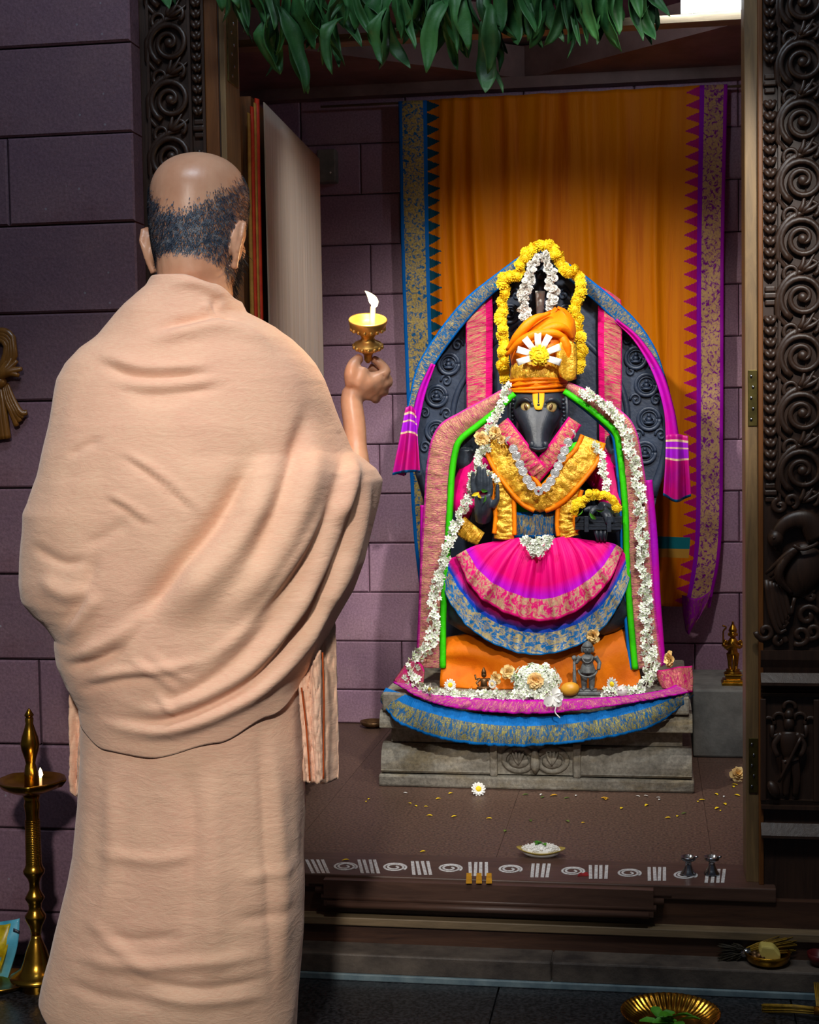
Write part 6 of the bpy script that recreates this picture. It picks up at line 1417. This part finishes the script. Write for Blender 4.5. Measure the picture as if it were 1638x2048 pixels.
# beard hint at the far cheek
BV = []; BF = []
for i in range(2600):
    th = rr.uniform(-.12, math.pi*.5); z = rr.uniform(-.125, -.03)
    if rr.random() > .9: continue
    for sgn_ in (1,):
        p = Vector(hair_surface(th if rr.random() < .5 else math.pi-th, z)); nrm = Vector((p.x/.08**2, p.y/.095**2, p.z*8)).normalized(); dn = Vector((rr.gauss(0, .4), rr.gauss(0, .3), -1)).normalized(); L_ = rr.uniform(.01, .026); sd = dn.cross(nrm).normalized()*.0008
        k = len(BV); a0, a1, a2 = p, p+nrm*.005+dn*L_*.5, p+nrm*.007+dn*L_; BV += [hp(*(a0-sd)), hp(*(a0+sd)), hp(*(a1+sd)), hp(*(a1-sd)), hp(*a2)]; BF += [(k, k+1, k+2, k+3), (k+3, k+2, k+4)]
bo = mk('beard', BV, BF, N.m, man); bo['kind'] = 'stuff'
# eyes
for s in (-1, 1):
    e = MB().ball(hp(s*.031, .088, .008), (.011, .007, .006), 10, 6, Mh).build('eye', MT['white'], man)
# ------------------------------------------------------------ brass lamp in the hand
YL_ = 2.866
MT['handbrass'] = rnd_mat('bright_brass', srgb(214, 160, 70), srgb(246, 204, 120), 20, .42, .75, .06, 60)
lc = PY(736, 706, YL_)
hl = thing('hand_lamp', 'polished brass hand lamp with a lit wick held up in the right hand', 'lamp', lc)
px = 3000/2.93; tilt = Matrix.Rotation(math.radians(5), 3, 'Y') @ Matrix.Rotation(math.radians(22), 3, 'X')
base = np.array(lc)
u = 1/1024*1.0
pr = [(.003, -.02), (.0075, -.014), (.008, -.004), (.012, .002), (.024, .008), (.0285, .014), (.027, .019), (.016, .024), (.0125, .030), (.013, .034), (.0165, .038), (.022, .043), (.030, .048), (.035, .056), (.0368, .0625), (.0375, .0665), (.036, .069), (.0340, .066), (.032, .058), (.026, .051), (.014, .0465), (.001, .0455)]
MB().lathe(pr, base, 40, tilt).build('lamp_body', MT['handbrass'], hl)
for nm, z, rad, n_ in (('petal_bead', .0135, .027, 14), ('cup_bead', .050, .0315, 16)):
    for k in range(n_):
        a = 2*math.pi*k/n_; q_ = tilt @ Vector((rad*math.cos(a), rad*math.sin(a), z)); MB().ball(base+np.array(q_), .0042, 8, 6).build(nm, MT['handbrass'], hl)
wk = PY(745, 640, YL_+.004); wt = PY(746, 613, YL_+.004)
MT['wick'] = rnd_mat('ghee_wick', srgb(236, 200, 140), srgb(250, 226, 180), 30, .6, 0, 0, None, .35, .65, Emission_Color=(1, .6, .25, 1), Emission_Strength=.5)
m = MB(); m.tube([tuple(PY(745, 656, YL_+.004)), tuple(wk), tuple(wt)], [.0058, .0055, .005], 10); m.build('wick', MT['wick'], hl)
fl_pts = [tuple(PY(x, y, YL_+.004)) for x, y in ((746, 616), (749, 607), (744, 597), (737, 588), (730, 582))]
m = MB(); m.tube(crs(fl_pts, 12), [.003, .0065, .0085, .0088, .0082, .0070, .0058, .0045, .0034, .0024, .0014, .0004], 12); m.build('flame', MT['flame'], hl)
def glow(name, p, e, col, r):
    l = bpy.data.lights.new(name, 'POINT'); l.energy = e; l.color = col; l.shadow_soft_size = r; o = bpy.data.objects.new(name, l); COL.objects.link(o); o.location = p
glow('flame_glow', PY(742, 592, YL_-.07), 1.7, (1, .66, .32), .012)
# ------------------------------------------------------------ tall brass oil lamp by the left wall
p = PZ(68, 1985, 0); lx, ly = p[0], p[1]+.02
Y0 = ly; zf = lambda y: PY(68, y, Y0)[2]; rf = lambda w_: w_*(Y0/math.cos(.15))/3000
ol = thing('oil_lamp', 'tall turned brass oil lamp with a burning wick on the hall floor', 'lamp', (lx, ly, 0))
xc_ = lambda y: PY(68, y, Y0)[0]
def seg(name, prof, mat=MT['brass'], n=32):
    pr_ = [(max(.0004, rf(w_)), zf(y)) for w_, y in prof]; return MB().lathe([(r_, z_) for r_, z_ in pr_], (lx, ly, 0), n).build(name, mat, ol)
seg('foot', [(1, 1999), (32, 1999), (34, 1985), (33, 1965), (34, 1962), (56, 1956), (58, 1950), (50, 1946), (34, 1935), (28, 1920), (22, 1900), (15, 1884), (11, 1875), (10, 1868), (1, 1868)])
seg('stem', [(1, 1870), (11, 1868), (12, 1858), (15, 1850), (22, 1836), (22, 1830), (16, 1822), (13, 1815), (15, 1805), (21, 1795), (16, 1787), (11, 1778), (11, 1765), (15, 1755), (22, 1746), (23, 1740), (19, 1734), (17, 1728), (14, 1632), (15, 1622), (17, 1610), (15, 1600), (18, 1590), (1, 1590)])
for k in range(26):
    y = 1640+k*3.5; m = MB(); m.tube([(lx+(rf(15.2+.1*k*.4))*math.cos(a), ly+(rf(15.2+.04*k))*math.sin(a), zf(y)) for a in np.linspace(0, 2*math.pi, 21)], .0011, 5); m.build('stem_ring', MT['brass'], ol)
prb = [(1, 1590), (20, 1588), (45, 1580), (62, 1572), (70, 1562), (71, 1558), (69, 1558), (58, 1568), (40, 1576), (14, 1580), (1, 1580)]
bowl = MB(); R = []
for w_, y in prb:
    R.append([(lx+rf(w_)*(1+(.10*max(0, math.cos(2.5*t))**8 if w_ > 50 else 0))*math.cos(t), ly+rf(w_)*(1+(.10*max(0, math.cos(2.5*t))**8 if w_ > 50 else 0))*math.sin(t), zf(y)) for t in np.linspace(0, 2*math.pi, 60, endpoint=False)])
bowl.loft(R); bowl.build('oil_bowl', MT['brass'], ol)
seg('finial', [(1, 1582), (15, 1580), (14, 1545), (12, 1533), (10, 1527), (12, 1518), (18, 1500), (20, 1488), (17, 1474), (12, 1460), (8, 1447), (9, 1437), (7, 1434), (9, 1432), (10, 1430), (3, 1419), (.5, 1416)])
wp = PY(81, 1555, Y0-.03)
m = MB(); m.tube([(wp[0], wp[1], wp[2]-.02), tuple(wp)], .003, 7); m.build('wick', MT['wick'], ol)
m = MB(); m.tube([(wp[0], wp[1], wp[2]-.001), (wp[0]+.001, wp[1], wp[2]+.006), (wp[0], wp[1], wp[2]+.014), (wp[0], wp[1], wp[2]+.021)], [.0015, .0045, .0035, .0004], 9); m.build('flame', MT['flame'], ol)
glow('oil_lamp_glow', (wp[0], wp[1]-.03, wp[2]+.02), .05, (1, .6, .25), .01)
# packet and brass plate behind the lamp
MT['packet'] = rnd_mat('yellow_packet_print', srgb(150, 130, 10), srgb(196, 176, 20), 60, .35)
MT['cyanp'] = rnd_mat('cyan_packet_edge', srgb(60, 150, 180), srgb(96, 176, 200), 20, .35)
pk = thing('plastic_packet', 'yellow and cyan plastic packet standing by the brass oil lamp', 'packet', PZ(10, 1960, 0))
Yk = PZ(10, 1965, 0)[1]+.03
sheet('packet_body', [[(-40, 1850, Yk), (0, 1845, Yk), (40, 1836, Yk)], [(-42, 1900, Yk-.02), (0, 1900, Yk-.022), (33, 1895, Yk-.02)], [(-46, 1960, Yk-.005), (-6, 1962, Yk-.005), (14, 1966, Yk-.005)]], MT['cyanp'], pk, 20, 20, lambda u, v: .004*math.sin(u*9+v*5), .004)
sheet('packet_print', [[(-38, 1856, Yk-.006), (0, 1851, Yk-.006), (22, 1846, Yk-.006)], [(-40, 1900, Yk-.028), (0, 1900, Yk-.03), (14, 1896, Yk-.028)], [(-44, 1936, Yk-.018), (-14, 1938, Yk-.018), (2, 1940, Yk-.018)]], MT['packet'], pk, 16, 16, lambda u, v: .004*math.sin(u*9+v*5), .003)
sheet('packet_mark', [[(27, 1856, Yk-.014), (40, 1862, Yk-.012)], [(26, 1863, Yk-.016), (39, 1868, Yk-.014)]], MT['black'], pk, 4, 3, None, .001)
p = PZ(0, 1975, 0); bp_ = thing('brass_plate', 'small brass plate on the floor under the plastic packet', 'plate', (p[0], p[1]+.01, 0))
# ------------------------------------------------------------ carved wooden bracket on the left wall
br = thing('wall_carving', 'varnished carved wooden ribbon ornament fixed to the purple wall', 'carving', PY(0, 780, YW))
def wt_(pts, rad, name, k=18, n=9):
    m = MB(); Q = crs([tuple(PY(x, y, YW)+np.array([0, -d, 0])) for x, y, d in pts], k); m.tube(Q, np.interp(np.linspace(0, 1, k), np.linspace(0, 1, len(rad)), rad), n, ((0, 1, 0), .8)); m.build(name, MT['bracket'], br)
for k in range(4):
    wt_([(-30+k*4, 690+k*6, .012), (-10+k*2, 668+k*5, .016), (18-k*2, 664+k*6, .018), (36-k*5, 684+k*4, .018), (36-k*6, 712, .018), (14-k*3, 742, .016), (-10, 758, .014)], [.006, .008, .008, .007], 'ribbon_loop')
for k in range(4): wt_([(-12+k*5, 765, .012), (-8+k*6, 800, .014), (-6+k*7, 840, .014), (-4+k*8, 880-k, .012)], [.005, .007, .0085, .0085], 'ribbon_tail')
for k in range(4): wt_([(10+k*3, 768, .012), (18+k*5, 800, .016), (30+k*6, 825, .016), (38+k*7, 852-k*9, .012)], [.004, .006, .0075, .0065], 'ribbon_tail')
for k, (x, y) in enumerate(((22, 722), (32, 716), (42, 722), (52, 738), (46, 752))): wt_([(0, 762-k*2, .014), (12+k*3, 745, .022), (x, y, .020)], [.011, .012, .004], 'leaf_lobe', 12)
p_ = PY(-10, 765, YW); MB().ball((p_[0], YW-.015, p_[2]), (.035, .018, .02), 14, 8).build('ribbon_knot', MT['bracket'], br)
# ------------------------------------------------------------ mango leaf festoon
tr = thing('mango_leaf_festoon', 'string of hanging green mango leaves across the top of the doorway', 'festoon', (-.3, 3.14, 2.15))
def mango_leaf(root, tip, wid, twist, curl, fold):
    nu, nv = 5, 12; V = []; a, b_ = Vector(root), Vector(tip); d = b_-a; L_ = d.length; dn = d.normalized()
    side = dn.cross(Vector((math.sin(twist), -math.cos(twist), .1))).normalized(); nrm = side.cross(dn).normalized()
    for j in range(nv):
        t = j/(nv-1); w_ = wid*(.10+.90*math.sin(math.pi*t**.85)**.7)*(1+.14*math.sin(t*11+twist*5)) if t < .999 else .0008
        c = a+d*t+nrm*curl*math.sin(math.pi*t)*L_+side*.07*L_*math.sin(t*4+twist*2)+nrm*.05*L_*math.sin(t*7+twist)
        for i in range(nu):
            s = (i-2)/2; wav = .12*w_*math.sin(t*17+i+twist*3)
            V.append(c+side*s*w_*math.cos(fold)+nrm*(abs(s)*w_*math.sin(fold)+wav*abs(s)))
    return V, grid_faces(nu, nv)
lf = random.Random(11); leafn = 0
specs = []
clus = [(460, 60, 3), (500, 85, 5), (545, 150, 6), (590, 190, 5), (625, 105, 6), (680, 150, 7), (720, 85, 6), (762, 140, 8), (800, 100, 7), (850, 120, 8), (895, 145, 6), (935, 115, 8), (985, 185, 8), (1030, 100, 7), (1090, 95, 7), (1140, 115, 8), (1190, 90, 7), (1235, 100, 7), (1280, 90, 6), (1300, 80, 4), (320, 20, 3), (430, 25, 3), (660, 60, 4), (830, 70, 4), (1060, 70, 5), (1165, 60, 4)]
for cx, yl, n_ in clus:
    for k in range(max(2, int(n_*.85))):
        yy = yl*(1-.6*lf.random()**1.2) if k else yl
        specs.append((cx+lf.uniform(-10, 10), yy-lf.uniform(110, 165), cx+lf.gauss(0, 26), yy))
specs += [(860, -40, 930, 100), (960, -30, 1010, 110), (870, -20, 800, 85), (1110, -40, 1050, 80), (975, 20, 995, 188), (560, 10, 597, 190), (1280, -20, 1305, 82), (545, 20, 533, 152)]
for x0, y0, x1, y1 in specs:
    Yl = 3.10+lf.uniform(-.03, .07)
    V, F_ = mango_leaf(PY(x0, y0, Yl), PY(x1, y1, Yl+lf.uniform(-.02, .02)), lf.uniform(.013, .024), lf.uniform(-1.4, 1.4), lf.uniform(-.2, .2), lf.uniform(.1, 1.15))
    o = mk('mango_leaf', V, F_, MT['leaf'], tr)
    md_ = o.modifiers.new('s', 'SOLIDIFY'); md_.thickness = .0007
a, b_ = PY(300, -60, 3.13), PY(1500, -60, 3.13)
MB().tube([(a[0]-.1, 3.13, 2.19), (-.3, 3.13, 2.175), (b_[0]+.05, 3.13, 2.19)], .003, 6).build('festoon_string', MT['string'], tr)
# ------------------------------------------------------------ things in front of the threshold
p = PZ(1341, 2032, 0.02); cx, cy = p[0], p[1]
th_ = thing('brass_tray', 'round fluted brass tray with green leaves on the hall floor', 'tray', (cx, cy, 0))
R = []; rad = .096
for r_, z_, fl0 in ((.001, .003, 0), (.45, .003, 0), (.60, .004, 0), (.66, .010, .1), (.78, .014, 1), (.92, .024, 1), (1.0, .030, .4), (1.02, .030, .2), (1.0, .027, .2), (.8, .010, .5), (.62, .0005, 0), (.001, .0005, 0)):
    R.append([(cx+rad*r_*math.cos(t), cy+rad*r_*math.sin(t), z_+.0022*fl0*math.cos(48*t)) for t in np.linspace(0, 2*math.pi, 288, endpoint=False)])
MB().loft(R).build('tray_body', MT['brass'], th_)
for k in range(14):
    m = MB(); petal(m, .045, .02, 0, .25, .2, 0, 0, 0, .3); o = m.build('betel_leaf', MT['green'], th_); o.matrix_basis = Matrix.Translation((cx+random.uniform(-.035, .03), cy+random.uniform(-.035, .02), .006+.001*k)) @ rotm(random.uniform(-.3, .3), random.uniform(-.3, .3), random.uniform(0, 6.3))
# brass bowl with a pale block on the kerb
p = PZ(1535, 1952, zk); cx, cy = p[0], 3.146
cx = PY(1535, 1940, cy)[0]
MT['butter'] = rnd_mat('pale_camphor_block', srgb(190, 172, 84), srgb(206, 190, 104), 20, .6)
bb = thing('brass_bowl', 'shallow brass bowl of offerings with a pale yellow block on the kerb', 'bowl', (cx, cy, zk))
MB().lathe([(.001, .0), (.034, .0), (.042, .006), (.046, .016), (.0475, .024), (.0455, .024), (.043, .016), (.036, .006), (.001, .004)], (cx, cy, zk+.001), 40).build('bowl_body', MT['oldbrass'], bb)
m = MB(); m.prism([(cx-.016, zk+.006), (cx+.024, zk+.006), (cx+.026, zk+.024), (cx+.012, zk+.040), (cx-.014, zk+.042), (cx-.018, zk+.03)], cy-.018, cy+.016); m.build('pale_block', MT['butter'], bb, smooth=False, bevel=.004)
for k in range(7):
    a = random.uniform(0, 6.3); MB().ball((cx-.026+.008*(k % 3), cy-.012+.012*(k//3), zk+.016+.003*(k % 2)), (.008, .008, .007), 10, 6).build('betel_nut', MT['bronze'], bb)
# whisk brush lying behind it
wbk = thing('fibre_whisk', 'dark fibre whisk brush lying on the threshold behind the brass bowl', 'brush', PY(1500, 1900, 3.19))
MT['fibre'] = rnd_mat('dark_fibre', srgb(30, 26, 18), srgb(54, 46, 26), 60, .7); MT['straw'] = rnd_mat('yellow_straw', srgb(120, 92, 14), srgb(168, 132, 30), 60, .6)
def fibres(par, name, a, b_, n_, s0, s1, mat, r_=.0012):
    m = MB(); A, B = np.array(a), np.array(b_)
    for i in range(n_):
        o0 = np.array([random.uniform(-1, 1), random.uniform(-1, 1)*.5, random.uniform(-1, 1)]); m.tube([A+o0*s0, (A+B)/2+o0*(s0+s1)*.5+np.array([0, 0, .002]), B+o0*s1], [r_, r_, r_*.6], 4)
    o = m.build(name, mat, par); o['kind'] = 'stuff'; return o
c0, c1, c2 = PY(1455, 1908, 3.155), PY(1485, 1907, 3.155), PY(1575, 1888, 3.17)
fibres(wbk, 'dark_bristles', c1, c0, 110, .008, .022, MT['fibre']); fibres(wbk, 'straw_tail', c1, c2, 120, .006, .020, MT['straw'], .001)
m = MB(); m.tube([PY(1482, 1907, 3.155), PY(1502, 1903, 3.155)], .010, 12); m.build('binding', MT['steel'], wbk)
# second small bowl at the kerb end
p = PY(1642, 1935, 3.13); rb = thing('red_bowl', 'small dark red bowl on the kerb beside the fibre whisk', 'bowl', (p[0], 3.145, zk))
MT['redbowl'] = rnd_mat('dark_red_lacquer', srgb(60, 14, 16), srgb(84, 22, 24), 30, .35)
MB().lathe([(.001, 0), (.016, 0), (.024, .012), (.027, .026), (.025, .026), (.021, .012), (.001, .005)], (p[0], 3.145, zk+.001), 24).build('bowl_body', MT['redbowl'], rb)
# straw broom lying on the floor at the right
gb_ = thing('straw_broom', 'yellow grass broom lying on the hall floor before the kerb', 'broom', PZ(1600, 2015, 0))
e0, e1, e2 = PZ(1640, 2022, .02), PZ(1530, 2016, .008), PY(1640, 1975, 3.07)
fibres(gb_, 'grass_fan', e0, e1, 150, .006, .008, MT['straw'], .0012); fibres(gb_, 'grass_tail', e0, e2, 120, .006, .012, MT['straw'], .0012)
m = MB(); m.tube([e0-np.array([.012, 0, 0]), e0+np.array([.03, 0, 0])], .009, 10); m.build('binding', MT['oldbrass'], gb_)
# brass plate beside the lamp (left)
MB().lathe([(.001, .004), (.05, .003), (.062, .012), (.066, .014), (.064, .010), (.052, 0), (.001, 0)], (bp_.location.x, bp_.location.y, .001), 40).build('plate_body', MT['brass'], bp_)
